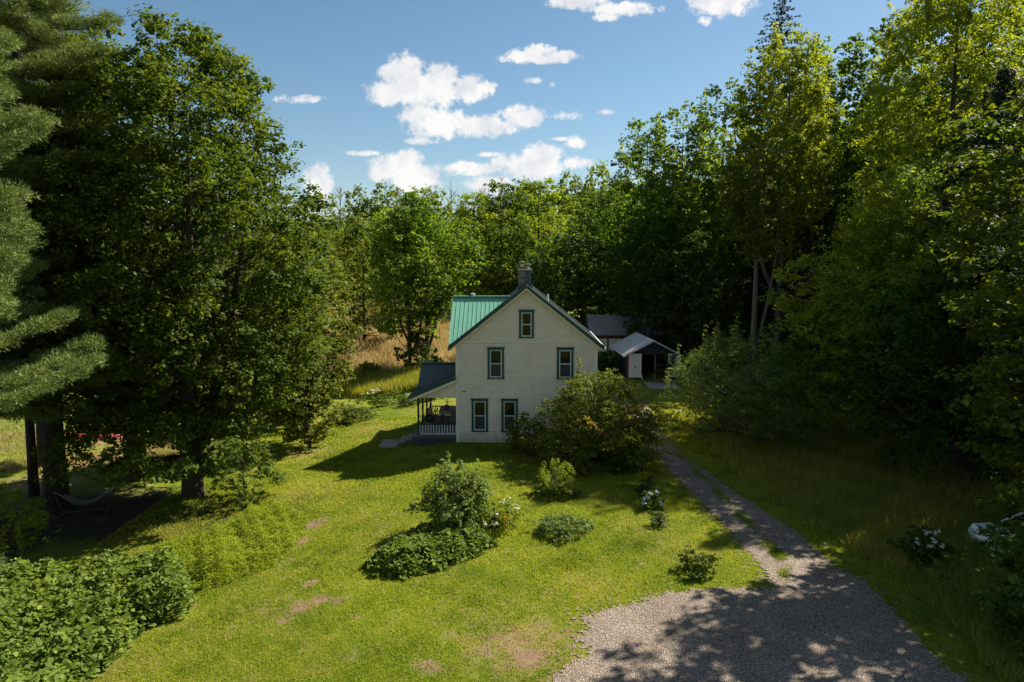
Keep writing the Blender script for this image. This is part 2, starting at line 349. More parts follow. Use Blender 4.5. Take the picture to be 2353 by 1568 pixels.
def gravelm(t, out):
    geo = nd(t, 'ShaderNodeNewGeometry'); P = geo.outputs['Position']
    v = nd(t, 'ShaderNodeTexVoronoi', {'Vector': P, 'Scale': 24, 'Randomness': 1})
    v2 = nd(t, 'ShaderNodeTexVoronoi', {'Vector': P, 'Scale': 50, 'Randomness': 1})
    n = nd(t, 'ShaderNodeTexNoise', {'Vector': P, 'Scale': .8, 'Detail': 6}).outputs[0]
    sepc = nd(t, 'ShaderNodeSeparateColor', {0: v.outputs['Color']})
    st = ramp(t, sepc.outputs[0], [(0, (.12,.098,.078)), (.5, (.26,.215,.175)), (1, (.46,.39,.33))])
    sepc2 = nd(t, 'ShaderNodeSeparateColor', {0: v2.outputs['Color']})
    st = mixc(t, .4, st, ramp(t, sepc2.outputs[1], [(0, (.12,.10,.08)), (1, (.42,.36,.30))]))
    st = mixc(t, .6, st, ramp(t, n, [(.35, (.42,.38,.34)), (.65, (.58,.57,.56))]), 'OVERLAY')
    gap = ramp(t, v.outputs['Distance'], [(.30, (1,1,1)), (.62, (.55,.52,.50))])
    st = mixc(t, 1.0, st, gap, 'MULTIPLY')
    iv = nd(t, 'ShaderNodeMath', {0: 1.0, 1: v.outputs['Distance']}, operation='SUBTRACT')
    bn = nd(t, 'ShaderNodeBump', {'Height': iv.outputs[0], 'Strength': 1.0, 'Distance': .035})
    p = nd(t, 'ShaderNodeBsdfPrincipled', {'Base Color': st, 'Roughness': .9, 'Specular IOR Level': .2, 'Normal': bn.outputs[0]})
    t.links.new(p.outputs[0], out.inputs[0])
MAT['gravel'] = mat('crushed stone gravel', gravelm)
# ------------------------------------------------------------------ ground
def inpoly(x, y, poly):
    x = np.asarray(x, float); y = np.asarray(y, float); ins = np.zeros(x.shape, bool); n = len(poly); j = n-1
    for i in range(n):
        xi, yi = poly[i]; xj, yj = poly[j]
        c = ((yi > y) != (yj > y)) & (x < (xj-xi)*(y-yi)/((yj-yi) if yj != yi else 1e-9)+xi)
        ins ^= c; j = i
    return ins
def edge_dist(x, y, poly):
    d = np.full(np.shape(x), 1e9); n = len(poly)
    for i in range(n):
        ax_, ay_ = poly[i]; bx_, by_ = poly[(i+1) % n]; dx, dy = bx_-ax_, by_-ay_; L = dx*dx+dy*dy+1e-9
        t = np.clip(((x-ax_)*dx+(y-ay_)*dy)/L, 0, 1); d = np.minimum(d, np.hypot(x-(ax_+t*dx), y-(ay_+t*dy)))
    return d
def wob(x, y, s=1.0, seed=0):
    return (np.sin(x*2.1*s+seed)*np.sin(y*1.7*s+seed*2)+.6*np.sin(x*4.3*s+y*2.2*s+seed)+.5*np.sin(y*5.9*s-x*3.1*s+seed*3)+.35*np.sin(x*11*s+seed)*np.sin(y*9.7*s))/2.4
LP = [(1478,985),(1492,1040),(1545,1095),(1600,1150),(1655,1210),(1700,1258),(1735,1300),(1768,1352),(1700,1350),(1600,1352),(1500,1368),(1400,1398),(1312,1422),(1345,1438),(1308,1465),(1342,1500),(1290,1530),(1245,1568)]
RP = [(2235,1568),(2170,1530),(2105,1455),(2060,1400),(1985,1335),(1905,1290),(1855,1240),(1790,1195),(1720,1150),(1640,1095),(1570,1045),(1522,985)]
left = [gp(*p) for p in LP]; right = [gp(*p) for p in RP]
DRIVE = [(7.3, 50), ] + left + [(.2, 12), (-1.0, 4), (11.5, 4), (11.2, 12)] + right + [(9.6, 50)]
def zone_dirt(x, y):
    m = np.zeros(np.shape(x))
    for (px, py, r, a) in [(690,1395,.6,.9),(735,1380,.45,.9),(715,1340,.32,1.2),(665,1372,.3,.8),(1180,1480,1.3,.66),(1215,1510,.8,.95),(1290,1470,.9,.66),(1070,1450,.9,.52),(985,1530,.5,.9),(1240,1440,.6,.7),(1110,1500,.5,.75),(780,1378,.45,.8),(650,1425,.35,.8),(720,1205,.9,.9),(690,1245,.7,.8),(660,1290,.5,.7),(700,1110,.7,.6),(1130,1545,1.0,.5),
                          (700,1060,1.4,.35),(850,1005,1.8,.42),(760,1030,1.2,.45),(690,1160,1.0,.5),(560,1400,.3,.7),(820,1500,.5,.6),(905,1420,.35,.7),(1030,1460,.4,.7),(815,1420,.4,.6),(1475,1295,.12,1.4),(225,1285,.5,.9)]:
        gx, gy = gp(px, py); m = np.maximum(m, a*np.exp(-((x-gx)**2+((y-gy)*.9)**2)/(r*r)))
    return m
def zone_dry(x, y):
    m = .75*ss(60, 66, y)*(1-ss(88, 98, y))*(1-ss(3, 6, x))
    m = np.maximum(m, .38+.22*wob(x, y, .3, 4))
    for (px, py, r, a) in [(700,1040,2.5,.8),(860,985,2.5,.7),(690,1130,2,.7),(200,1060,3,.85),(100,1110,3,.8),(250,1010,3,.8),(920,1450,3,.35),(1200,1480,2.6,.7),(1100,1410,2,.35)]:
        gx, gy = gp(px, py); m = np.maximum(m, a*np.exp(-((x-gx)**2+(y-gy)**2)/(r*r)))
    return m
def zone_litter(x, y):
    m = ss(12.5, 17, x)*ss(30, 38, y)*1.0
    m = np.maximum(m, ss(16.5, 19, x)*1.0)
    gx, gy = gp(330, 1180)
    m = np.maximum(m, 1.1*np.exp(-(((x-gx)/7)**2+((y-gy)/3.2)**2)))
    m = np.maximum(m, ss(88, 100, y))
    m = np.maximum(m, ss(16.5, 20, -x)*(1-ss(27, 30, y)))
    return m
def spaced(a, b, s): return np.arange(a, b, s)
xs = np.concatenate([spaced(-400,-60,20), spaced(-60,-24,1.5), spaced(-24,22,.25), spaced(22,60,1.5), spaced(60,400,20)])
ys = np.concatenate([spaced(-60,8,4), spaced(8,44,.25), spaced(44,70,.8), spaced(70,130,3), spaced(130,700,20)])
GX, GY = np.meshgrid(xs, ys); GZ = hz(GX, GY)
nx, ny = len(xs), len(ys)
V = np.stack([GX, GY, GZ], -1).reshape(-1, 3).astype(np.float32)
ii = (np.arange(ny-1)[:, None]*nx+np.arange(nx-1)[None, :]).ravel()
Fq = np.stack([ii, ii+1, ii+1+nx, ii+nx], -1).astype(np.int32)
def gridmesh(name, V, Fq, mt):
    me = bpy.data.meshes.new(name); me.vertices.add(len(V)); me.vertices.foreach_set('co', V.astype(np.float32).ravel())
    me.loops.add(Fq.size); me.loops.foreach_set('vertex_index', Fq.ravel().astype(np.int32)); me.polygons.add(len(Fq))
    me.polygons.foreach_set('loop_start', np.arange(0, Fq.size, Fq.shape[1], dtype=np.int32)); me.update(calc_edges=True); me.validate()
    for p in me.polygons: p.use_smooth = True
    me.materials.append(mt); o = bpy.data.objects.new(name, me); C.objects.link(o); return o
ground = gridmesh('ground', V, Fq, MAT['ground']); tag(ground, kind='structure')
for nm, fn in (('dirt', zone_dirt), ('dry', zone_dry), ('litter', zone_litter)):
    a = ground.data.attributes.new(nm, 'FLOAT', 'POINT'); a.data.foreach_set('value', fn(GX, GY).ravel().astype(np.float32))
# gravel driveway: a sheet of small cells just above the ground, ragged at its edges
s = .085
gx = np.arange(-2, 14, s); gy = np.arange(4, 52, s); AX, AY = np.meshgrid(gx, gy)
def drive_in(x, y):
    wx = x+.16*wob(x, y, 1.3, 2)+.07*wob(y, x, 4.3, 1); wy = y+.16*wob(x, y, 1.5, 5)+.07*wob(x, y, 5.1, 4)
    return inpoly(wx, wy, DRIVE)
cc = drive_in(AX[:-1, :-1]+s/2, AY[:-1, :-1]+s/2); ed = edge_dist(AX[:-1, :-1], AY[:-1, :-1], DRIVE); rge = np.random.default_rng(77)
cc &= (ed+.14*wob(AX[:-1, :-1], AY[:-1, :-1], 3.1, 9) > .24*rge.random(ed.shape)**1.5)
cc |= (~cc) & (ed < .45) & (rge.random(ed.shape) < .05)
strip = lambda x, y: (wob(x, y, .75, 3)+.4*wob(x, y, 2.4, 1))
i0 = (np.arange(len(gy)-1)[:, None]*len(gx)+np.arange(len(gx)-1)[None, :])[cc]
Fd = np.stack([i0, i0+1, i0+1+len(gx), i0+len(gx)], -1)
Vd = np.stack([AX, AY, hz(AX, AY)+.022+.012*wob(AX, AY, 1.1, 7)], -1).reshape(-1, 3)
used = np.unique(Fd); rm = np.zeros(len(Vd), int); rm[used] = np.arange(len(used))
drv = gridmesh('driveway', Vd[used], rm[Fd], MAT['gravel']); tag(drv, kind='structure')
# ------------------------------------------------------------------ vegetation generators
def unit(a): return a/np.maximum(np.linalg.norm(a, axis=-1, keepdims=True), 1e-6)
def leaf_quads(rng, P, Nn, L, W, droop=.0, A=None):
    n = len(P); r = rng.normal(size=(n, 3)) if A is None else A
    a = unit(r-(r*Nn).sum(-1, keepdims=True)*Nn); a[:, 2] -= droop; a = unit(a)
    b = unit(np.cross(Nn, a)); L = np.asarray(L).reshape(-1, 1)*np.ones((n, 1)); W = np.asarray(W).reshape(-1, 1)*np.ones((n, 1))
    V = np.empty((n, 4, 3)); V[:, 0] = P-a*L*.5; V[:, 1] = P+b*W*.5+a*L*.05-Nn*W*.10; V[:, 2] = P+a*L*.5-Nn*L*.12; V[:, 3] = P-b*W*.5+a*L*.05-Nn*W*.10
    return V
def clump_leaves(rng, cen, rad, nl, L, W, flat=.65, up=.75, droop=.15, shell=.45, tall=1.0):
    """leaves massed in small sprays over the outside of ellipsoidal boughs"""
    k = len(cen); ns = max(1, min(9, nl//12)); per = max(3, nl//ns)
    bi = np.repeat(np.arange(k), ns); d = unit(rng.normal(size=(k*ns, 3))+np.array([0, 0, .25])); rr = rng.random((k*ns, 1))**.33
    ell = np.array([1, 1, flat*tall]); sc = cen[bi]+d*rr*rad[bi][:, None]*ell
    if ns == 1: sc = cen[bi]; sr = rad[bi]
    else: sr = rad[bi]*(.26+.26*rng.random(k*ns))
    idx = np.repeat(np.arange(k*ns), per); n = len(idx)
    d2 = unit(rng.normal(size=(n, 3))); P = sc[idx]+d2*(rng.random((n, 1))**.5)*sr[idx][:, None]*np.array([1, 1, .62*max(1, tall*.8)])
    Nn = unit(d[idx]*.35+d2*.45+np.array([0, 0, up])+rng.normal(size=(n, 3))*.38)
    s_ = L*(.6+.7*rng.random(n)); V = leaf_quads(rng, P, Nn, s_, s_*W, droop)
    var = .30*rng.random(k)[bi[idx]]+.30*rng.random(k*ns)[idx]+.40*rng.random(n)
    return V, var
def env_clumps(rng, prof, z0, H, n, shell=.35, lobes=.22, holes=.35, cx=0, cy=0):
    prof = np.asarray(prof, float); ts = np.linspace(0, 1, len(prof)); out = []
    ph = rng.random(6)*6.28
    while len(out) < n:
        t = rng.random(); r = np.interp(t, ts, prof)
        if rng.random() > (r/prof.max())**1.2: continue
        a = rng.random()*6.2832
        lob = 1+lobes*(math.sin(2*a+ph[0]+5*t)+.7*math.sin(3*a+ph[1]-7*t)+.5*math.sin(7*a+ph[2]+11*t))/1.6
        q = math.sin(3*a+ph[3]+6*t)*math.sin(9*t+ph[4])+.5*math.sin(5*a+13*t+ph[5])
        if q > 1.1-holes*1.6 and rng.random() < .8: continue
        f = rng.random()**shell
        out.append((math.cos(a)*r*lob*f, math.sin(a)*r*lob*f, z0+t*(H-z0)))
    return np.array(out)
def trunk_mesh(rng, H, r0, cen, z0, nlimb=26, lean=(0,0), fork=0, sides=8, ztop=.92):
    mb = MB(); n = 9
    def axis(z):
        q = z/H; return (lean[0]*q*q*H+.12*math.sin(3*q+lean[0]*9)*r0*3, lean[1]*q*q*H+.12*math.cos(4*q)*r0*3, z)
    zs = [-.4, 0.05]+[H*ztop*i/n for i in range(1, n+1)]
    mb.tube([axis(z) for z in zs], [r0*1.35, r0*1.12]+[r0*(1-.93*(i/n))**.85 for i in range(1, n+1)], sides)
    for k in range(fork):
        a = k*2.4+.5; zz = H*(.10+.09*k); p = Vector(axis(zz)); pts = [p]; rr = [r0*.62]
        for j in range(1, 7):
            q = j/6; pts.append(p+Vector((math.cos(a)*H*.17*q**.7, math.sin(a)*H*.17*q**.7, (H*.80-zz)*q))); rr.append(r0*.6*(1-.9*q))
        mb.tube(pts, rr, 7)
    if nlimb:
        sel = rng.choice(len(cen), min(nlimb, len(cen)), replace=False)
        for i in sel:
            c = Vector(cen[i]); hr = math.hypot(c.x, c.y); zb = max(z0*.6, min(H*.85, c.z-hr*(.55+.4*rng.random())))
            p = Vector(axis(zb)); m_ = (p+c)/2+Vector((0, 0, -.08*hr+.1)); rb = max(.025, r0*.42*(1-zb/H)**.8*(.6+.5*rng.random()))
            mb.tube([p, p.lerp(m_, .55)+Vector(tuple(rng.normal(size=3)*.06*hr)), m_, m_.lerp(c, .5)+Vector(tuple(rng.normal(size=3)*.07*hr)), c], [rb, rb*.8, rb*.6, rb*.38, rb*.12], 5, False)
    return mb
def broadleaf(name, label, loc, H, prof, z0, r0, nc, cr, nl, L, lm, bm_='bark', seed=1, W=.7, flat=.7, tall=1.0, lean=(0,0), fork=0, nlimb=26,
              holes=.35, lobes=.22, shell=.35, cat='tree', group=None, up=.75, droop=.15, rz=0, spires=0, extra=None):
    rng = np.random.default_rng(seed)
    root = empty(name, loc, rz); tag(root, label, cat, group)
    cen = env_clumps(rng, prof, z0, H, nc, shell, lobes, holes)
    cen[:, 0] += lean[0]*(cen[:, 2]/H)**2*H; cen[:, 1] += lean[1]*(cen[:, 2]/H)**2*H
    if extra is not None: cen = np.vstack([cen, np.array(extra, float)])
    rad = cr*(.65+.7*rng.random(len(cen)))
    V, var = clump_leaves(rng, cen, rad, nl, L, W, flat, up, droop, tall=tall)
    if spires:   # upright leader shoots above the crown
        sel = rng.choice(len(cen), spires); S = []
        for i in sel:
            c = cen[i]; hh = cr*(1.6+1.6*rng.random())
            for q in np.linspace(0, 1, 8): S.append((c[0]+rng.normal()*.05, c[1]+rng.normal()*.05, c[2]+hh*q))
        S = np.array(S); V2, v2 = clump_leaves(rng, S, np.full(len(S), cr*.28), max(6, nl//9), L*.95, W, .9, up, droop)
        V = np.vstack([V, V2]); var = np.concatenate([var, np.clip(v2+.2, 0, 1)])
    tr = trunk_mesh(rng, H, r0, cen, z0, nlimb, lean, fork).build('trunk', MAT[bm_], root, True)
    cw = npmesh('crown', V, 4, MAT[lm], var, root)
    KIDS[root.name] = [tr, cw]
    return root
def at_g(x, y, dz=0): return (x, y, hs(x, y)+dz)
# ------------------------------------------------------------------ farmhouse
HR = empty('farmhouse', (0.78, 36.8, 0), R(-1.2)); HR.scale = (1,1,1)
tag(HR, 'two storey cream clapboard farmhouse with green metal roof and dark green window trim', 'house')
xl, xr, D = -3.83, 3.83, 8.0; ZW = 5.5
mb = MB(); z = 0.0; k = 0
while z < ZW-.06:      # clapboards on the front, real overlapping boards
    mb.add([(xl+.12,-.034,z+.032),(xr-.12,-.034,z+.032),(xr-.12,-.010,z+.119),(xl+.12,-.010,z+.119),(xl+.12,.048,z+.032),(xr-.12,.048,z+.032)], [(0,1,2,3),(0,4,5,1)])
    mb.add([(xl+.12,-.010,z+.119),(xr-.12,-.010,z+.119),(xr-.12,.048,z+.119),(xl+.12,.048,z+.119)], [(0,1,2,3)])
    for sx_ in (-1, 1):
        X = xl if sx_ < 0 else xr
        mb.add([(X+sx_*.028,.1,z),(X+sx_*.028,D-.1,z),(X+sx_*.004,D-.1,z+.121),(X+sx_*.004,.1,z+.121),(X,.1,z),(X,D-.1,z)], [(0,1,2,3),(0,4,5,1)])
    z += .119
mb.box(xl+.01, xr-.01, .05, D, -.45, ZW)
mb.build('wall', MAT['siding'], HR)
# gable with fish scale shingles
mb = MB(); AP = 8.42; SL = (AP-ZW)/3.9
mb.prism([(xl, ZW), (xr, ZW), (0, AP)], 'y', .0, .12); mb.prism([(xl, ZW), (xr, ZW), (0, AP)], 'y', D-.12, D)
row = 0; z = ZW+.10
while z < AP-.05:
    hw = (AP-z)/SL; x = -4.0+(.1 if row % 2 else 0)
    while x < 4.0:
        if abs(x)+.05 < hw and not (abs(x-.005) < .46 and 5.62 < z < 7.32):
            pts = []
            for j in range(7):
                a = math.pi+math.pi*j/6; pts.append((x+.090*math.cos(a), z+.075+.085*math.sin(a)))
            pts += [(x+.090, z+.19), (x-.090, z+.19)]
            n = len(pts); o = len(mb.v)
            for (u, v_) in pts: mb.v.append((u, -.052+.20*(v_-z+.02), v_))
            for (u, v_) in pts: mb.v.append((u, -.012+.06*(v_-z+.02), v_))
            mb.f.append(tuple(range(o, o+n)))
            for j in range(6): mb.f.append((o+j, o+j+1, o+n+j+1, o+n+j))
        x += .2
    row += 1; z += .155
mb.build('gable', MAT['shingle'], HR)
mb = MB()
mb.box(xl-.03, xl+.14, -.045, .08, -.3, ZW); mb.box(xr-.14, xr+.035, -.045, .08, -.3, ZW)
mb.box(xl-.03, xr+.03, -.055, .0, ZW, ZW+.09); mb.box(xl-.03, xr+.03, -.075, .0, ZW+.09, ZW+.125)
mb.box(xl+.14, xr-.14, -.05, .06, -.30, .030)
mb.build('corner_trim', MAT['cream2'], HR)
# roofs
def roof_slab(mb, e0, e1, r1, r0, th=.07, rib=.24, rh=.035, along='e'):
    """e0-e1 eave, r0-r1 ridge above it; adds the sheet and its raised seams"""
    e0, e1, r0, r1 = map(Vector, (e0, e1, r0, r1)); nrm = (e1-e0).cross(r0-e0).normalized()
    if nrm.z < 0: nrm = -nrm
    T = nrm*th
    mb.add([e0,e1,r1,r0,e0-T,e1-T,r1-T,r0-T], [(0,1,2,3),(7,6,5,4),(0,4,5,1),(1,5,6,2),(2,6,7,3),(3,7,4,0)])
    n = max(1, int((e1-e0).length/rib))
    for i in range(n+1):
        q = i/n; a = e0.lerp(e1, q)+nrm*rh*.5; b = r0.lerp(r1, q)+nrm*rh*.5; mb.bar(a, b, .032, rh, nrm)
ov = .42; ex = 4.17; RZ = 8.62; ez = 5.33
mb = MB()
roof_slab(mb, (-ex,-ov,ez), (-ex,D+ov,ez), (0,D+ov,RZ), (0,-ov,RZ)); roof_slab(mb, (ex,D+ov,ez), (ex,-ov,ez), (0,-ov,RZ), (0,D+ov,RZ))
mb.prism([(-.16,RZ-.09),(0,RZ+.05),(.16,RZ-.09),(0,RZ+.0)], 'y', -ov-.01, D+ov+.01)
roof = mb.build('roof', MAT['slate'], HR)
for sgn in (-1, 1):      # green rake boards and cream soffit strip
    mb = MB(); mb.prism([(sgn*ex*1.012,ez-.02),(0,RZ+.045),(0,RZ-.12),(sgn*ex*1.012,ez-.20)], 'y', -ov-.045, -ov-.002); mb.build('rake_board', MAT['green_trim'], roof)
    mb = MB(); mb.prism([(sgn*ex*1.012,ez-.02),(0,RZ+.045),(0,RZ-.12),(sgn*ex*1.012,ez-.20)], 'y', D+ov+.002, D+ov+.045); mb.build('rake_board', MAT['green_trim'], roof)
mb = MB()
for sgn in (-1, 1): mb.bar((sgn*ex*1.01,-ov+.16,ez+.03), (0,-ov+.16,RZ+.045), .44, .05, (sgn*.62,0,.78))
mb.build('edge_flashing', MAT['green_trim'], roof)
mb = MB()
for sgn in (-1, 1):
    mb.prism([(sgn*ex,ez-.165),(0,RZ-.125),(0,RZ-.20),(sgn*ex,ez-.235)], 'y', -ov-.02, -.001)
mb.build('soffit', MAT['cream2'], roof)
mb = MB(); mb.tube([(ex+.06,-ov-.05,ez-.06),(ex+.06,D+ov,ez-.06)], [.06,.06], 8); mb.build('gutter', MAT['white'], roof); mb = MB(); mb.tube([(-ex-.06,-ov-.02,ez-.1),(-ex-.06,D*.08,ez-.1)], [.04,.04], 8)
mb.build('gutter', MAT['white'], roof)
# cross wing roof, its gable facing left
wy, wz, whw = 3.2, 7.86, 2.75
mb = MB()
roof_slab(mb, (-4.28,wy-whw,5.42), (-.4,wy-whw,5.42), (-.4,wy,wz), (-4.28,wy,wz), rh=.018); roof_slab(mb, (-.4,wy+whw,5.42), (-4.28,wy+whw,5.42), (-4.28,wy,wz), (-.4,wy,wz))
mb.bar((-4.30,wy,wz+.03), (-.6,wy,wz+.03), .26, .06)
wr = mb.build('wing_roof', MAT['teal'], HR)
mb = MB(); mb.prism([(wy-whw+.2,ZW-.1),(wy+whw-.2,ZW-.1),(wy,wz-.22)], 'x', xl-.02, xl+1.0); mb.build('wing_gable', MAT['shingle'], HR)
mb = MB(); mb.lathe((-3.15,wy+.05,wz), [(.10,-.1),(.10,.12),(.14,.13),(.14,.2),(.02,.22)], 10); mb.build('vent', MAT['sash'], wr)
# chimney
mb = MB(); mb.box(-.44,-.09,.75,1.4,7.6,9.42); ch = mb.build('chimney', MAT['block'], HR)
mb = MB(); mb.box(-.088,.27,.77,1.4,7.6,9.42); mb.build('dark_flue', MAT['chimdark'], ch)
mb = MB(); mb.box(-.485,.31,.70,1.45,9.42,9.50); mb.build('cap', MAT['concrete'], ch, bevel=.015)
mb = MB(); mb.lathe((-.27,1.07,9.50), [(.10,0),(.10,.11),(.12,.12),(.12,.14)], 12); mb.build('chimney_pot', MAT['terracotta'], ch)
for cx_, h0 in ((-.27,.14),(.09,.0)):
    mb = MB(); mb.lathe((cx_,1.07,9.50+h0), [(.085,0),(.085,.12),(.105,.15)], 12)
    for j in range(4): a = j*1.57+.78; mb.bar((cx_+.1*math.cos(a),1.07+.1*math.sin(a),9.5+h0+.13), (cx_+.12*math.cos(a),1.07+.12*math.sin(a),9.5+h0+.27), .014)
    mb.lathe((cx_,1.07,9.50+h0+.26), [(.17,0),(.165,.015),(.02,.035)], 12); mb.build('flue_cap', MAT['steel'], ch)
mb = MB(); mb.prism([(-.47,8.1),(-.47,8.42),(0,8.80),(.30,8.6),(.30,8.2)], 'y', .72, .749); mb.build('flashing', MAT['green_trim'], ch)
mb = MB(); mb.tube([(1.22,2.2,7.3),(1.22,2.2,8.05)], [.05,.05], 10); mb.build('vent_pipe', MAT['white'], roof)
# windows
def window(cx_, z0, z1, wd, par=HR):
    mb = MB(); f0, f1 = -.075, -.02; t = .115; x0, x1 = cx_-wd/2, cx_+wd/2
    mb.box(x0, x0+t, f0, f1, z0+.07, z1-.15); mb.box(x1-t, x1, f0, f1, z0+.07, z1-.15)
    mb.box(x0-.015, x1+.015, f0-.004, f1, z1-.15, z1-.03); mb.box(x0-.05, x1+.05, f0-.04, f1, z1-.03, z1)
    mb.box(x0-.03, x1+.03, f0-.03, f1, z0, z0+.07)
    fr = mb.build('window', MAT['green_trim'], par)
    a, b, c, d = x0+t+.003, x1-t-.003, z0+.073, z1-.153; s_ = .062; zm = (c+d)/2
    mb = MB(); mb.box(a, a+s_, -.062, -.03, c, d); mb.box(b-s_, b, -.062, -.03, c, d); mb.box(a+s_, b-s_, -.060, -.03, c, c+.07); mb.box(a+s_, b-s_, -.060, -.03, d-s_, d); mb.box(a+s_, b-s_, -.064, -.03, zm-.03, zm+.03)
    mb.build('sash', MAT['sash'], fr)
    mb = MB(); mb.box(a+s_, b-s_, -.040, -.031, zm+.03, d-s_); mb.build('pane', MAT['glass'], fr)
    mb = MB(); mb.box(a+s_, b-s_, -.048, -.031, c+.07, zm-.03); mb.build('pane', MAT['screen'] if z0 < 5.6 else MAT['glass'], fr)
    return fr
window(-1.66, 3.55, 5.30, .90); window(2.11, 3.55, 5.30, .90); window(-2.55, .60, 2.46, .90); window(-.91, .60, 2.46, .90); window(.005, 5.80, 7.34, .80)
mb = MB(); mb.box(-3.50,-3.28,-.06,-.03,2.83,2.86); mb.build('bracket', MAT['black'], HR)
# porch on the left side
PX0, PX1, PY0, PY1 = -6.02, xl-.03, .05, 5.05; FZ = .36
po = empty('porch', (0,0,0)); po.parent = HR
mb = MB()
for i in range(33): y0 = PY0+i*(PY1-PY0)/33; mb.box(PX0-.05, PX1, y0, y0+(PY1-PY0)/33-.012, FZ-.05, FZ)
mb.build('deck', MAT['deck'], po)
mb = MB(); mb.box(PX0-.02, PX1, PY0-.035, PY0-.005, FZ-.16, FZ-.052); mb.box(PX0-.05, PX0-.02, PY0, PY1, FZ-.16, FZ-.052)
q = 0
lz = -.50
x = PX0-1.0
while x < PX1:       # diagonal lattice skirt
    a = max(x, PX0); b = min(x+.70, PX1)
    if b > a+.02: mb.bar((a,PY0-.02,FZ-.16-(a-x)), (b,PY0-.02,FZ-.16-(b-x)), .014, .045, (0,0,1))
    x += .115
mb.box(PX0, PX0+.06, PY0-.05, PY0-.036, lz, FZ-.16)
mb.build('lattice_skirt', MAT['lattice'], po)
mb = MB(); mb.box(PX0+.05, PX1, PY0+.1, PY1, -.5, FZ-.17); mb.build('crawl_space', MAT['dark'], po)
def post(x, y, w_=.13):
    mb = MB(); mb.box(x-w_/2, x+w_/2, y-w_/2, y+w_/2, FZ, FZ+.75); mb.lathe((x, y, FZ+.75), [(.055,0),(.07,.03),(.045,.08),(.062,.4),(.05,.85),(.07,.9),(.055,.95)], 10); mb.box(x-w_/2, x+w_/2, y-w_/2, y+w_/2, FZ+1.70, 2.46)
    mb.build('post', MAT['green_trim'], po)
for yy_ in (.12, 1.72, 3.32, 4.92): post(PX0+.06, yy_)
post(PX1-.08, 4.92, .1)
def rail(p, q, name='railing'):
    p = Vector(p); q = Vector(q); mb = MB(); up = Vector((0,0,1)); L_ = (q-p).length; n = int(L_/.155)
    mb.bar(p+up*.07, q+up*.07, .05, .05)
    for i in range(n+1):
        a = p.lerp(q, (i+.15)/(n+.3)); mb.bar(a+up*.09, a+up*.57, .045, .045, (0,1,0))
    r_ = mb.build(name, MAT['white'], po)
    mb = MB(); mb.bar(p+up*.60, q+up*.60, .075, .05); mb.build('handrail', MAT['green_trim'], r_)
rail((PX0+.12,PY0+.05,FZ), (PX1-.02,PY0+.05,FZ)); rail((PX0+.15,4.92,FZ), (PX1-.2,4.92,FZ)); rail((PX0+.06,3.4,FZ), (PX0+.06,4.85,FZ)); 
# porch roof: shed along the wall plus a small cross gable over the steps
mb = MB()
roof_slab(mb, (PX0-.40,-.38,2.58), (PX0-.40,PY1+.35,2.58), (PX1,PY1+.35,3.66), (PX1,-.38,3.66), rib=.3)
prf = mb.build('porch_roof', MAT['slate'], po)
mb = MB(); gy0 = 2.7
roof_slab(mb, (PX0-.10,gy0-1.55,2.86), (PX1,gy0-1.55,2.86), (PX1,gy0,4.0), (PX0-.10,gy0,4.0), rib=.23); roof_slab(mb, (PX1,gy0+1.45,2.86), (PX0-.10,gy0+1.45,2.86), (PX0-.10,gy0,4.0), (PX1,gy0,4.0), rib=.23)
mb.bar((PX0-.12,gy0,4.02), (PX1,gy0,4.02), .2, .05)
mb.build('cross_gable_roof', MAT['slate'], po)
mb = MB(); mb.prism([(PX0-.42,2.545),(PX1,3.625),(PX1,3.53),(PX0-.42,2.45)], 'y', -.40, -.385); mb.prism([(PX0-.42,2.60),(PX1,3.69),(PX1,3.626),(PX0-.42,2.546)], 'y', -.42, -.383)
mb.build('rake_trim', MAT['green_trim'], prf)
mb = MB(); mb.prism([(PX0-.38,2.44),(PX1,3.53),(PX1,3.40),(PX0-.28,2.34)], 'y', -.39, -.36)
mb.prism([(PX0-.05,2.46),(PX1,2.46),(PX1,3.5),(PX0-.05,2.58)], 'y', .06, .16); mb.box(PX0-.05, PX0+.1, .16, PY1, 2.46, 2.60); mb.box(PX0-.05, PX1, PY1-.14, PY1, 2.46, 2.60)
mb.prism([(PX0-.3,2.46),(PX0-.05,2.46),(PX0-.05,2.58),(PX0-.3,2.50)], 'y', -.35, .1)
mb.build('porch_gable', MAT['shingle'], po)
# steps down to the left
st = empty('steps', (0,0,0)); st.parent = HR
mb = MB()
for i, (x1_, z1_) in enumerate(((PX0-.06,.16),(PX0-.42,-.02),(PX0-.80,-.17))): mb.box(x1_-.38, x1_, .55, 2.0, z1_-.06, z1_)
mb.build('tread', MAT['concrete'], st)
mb = MB()
for i, (x1_, z1_) in enumerate(((PX0-.06,.10),(PX0-.42,-.08),(PX0-.80,-.23))): mb.box(x1_-.36, x1_-.01, .60, 1.95, z1_-.5, z1_)
mb.build('riser', MAT['lattice'], st)
def hw(x, y, z=0): return HR.matrix_world @ Vector((x, y, z))
bpy.context.view_layer.update()
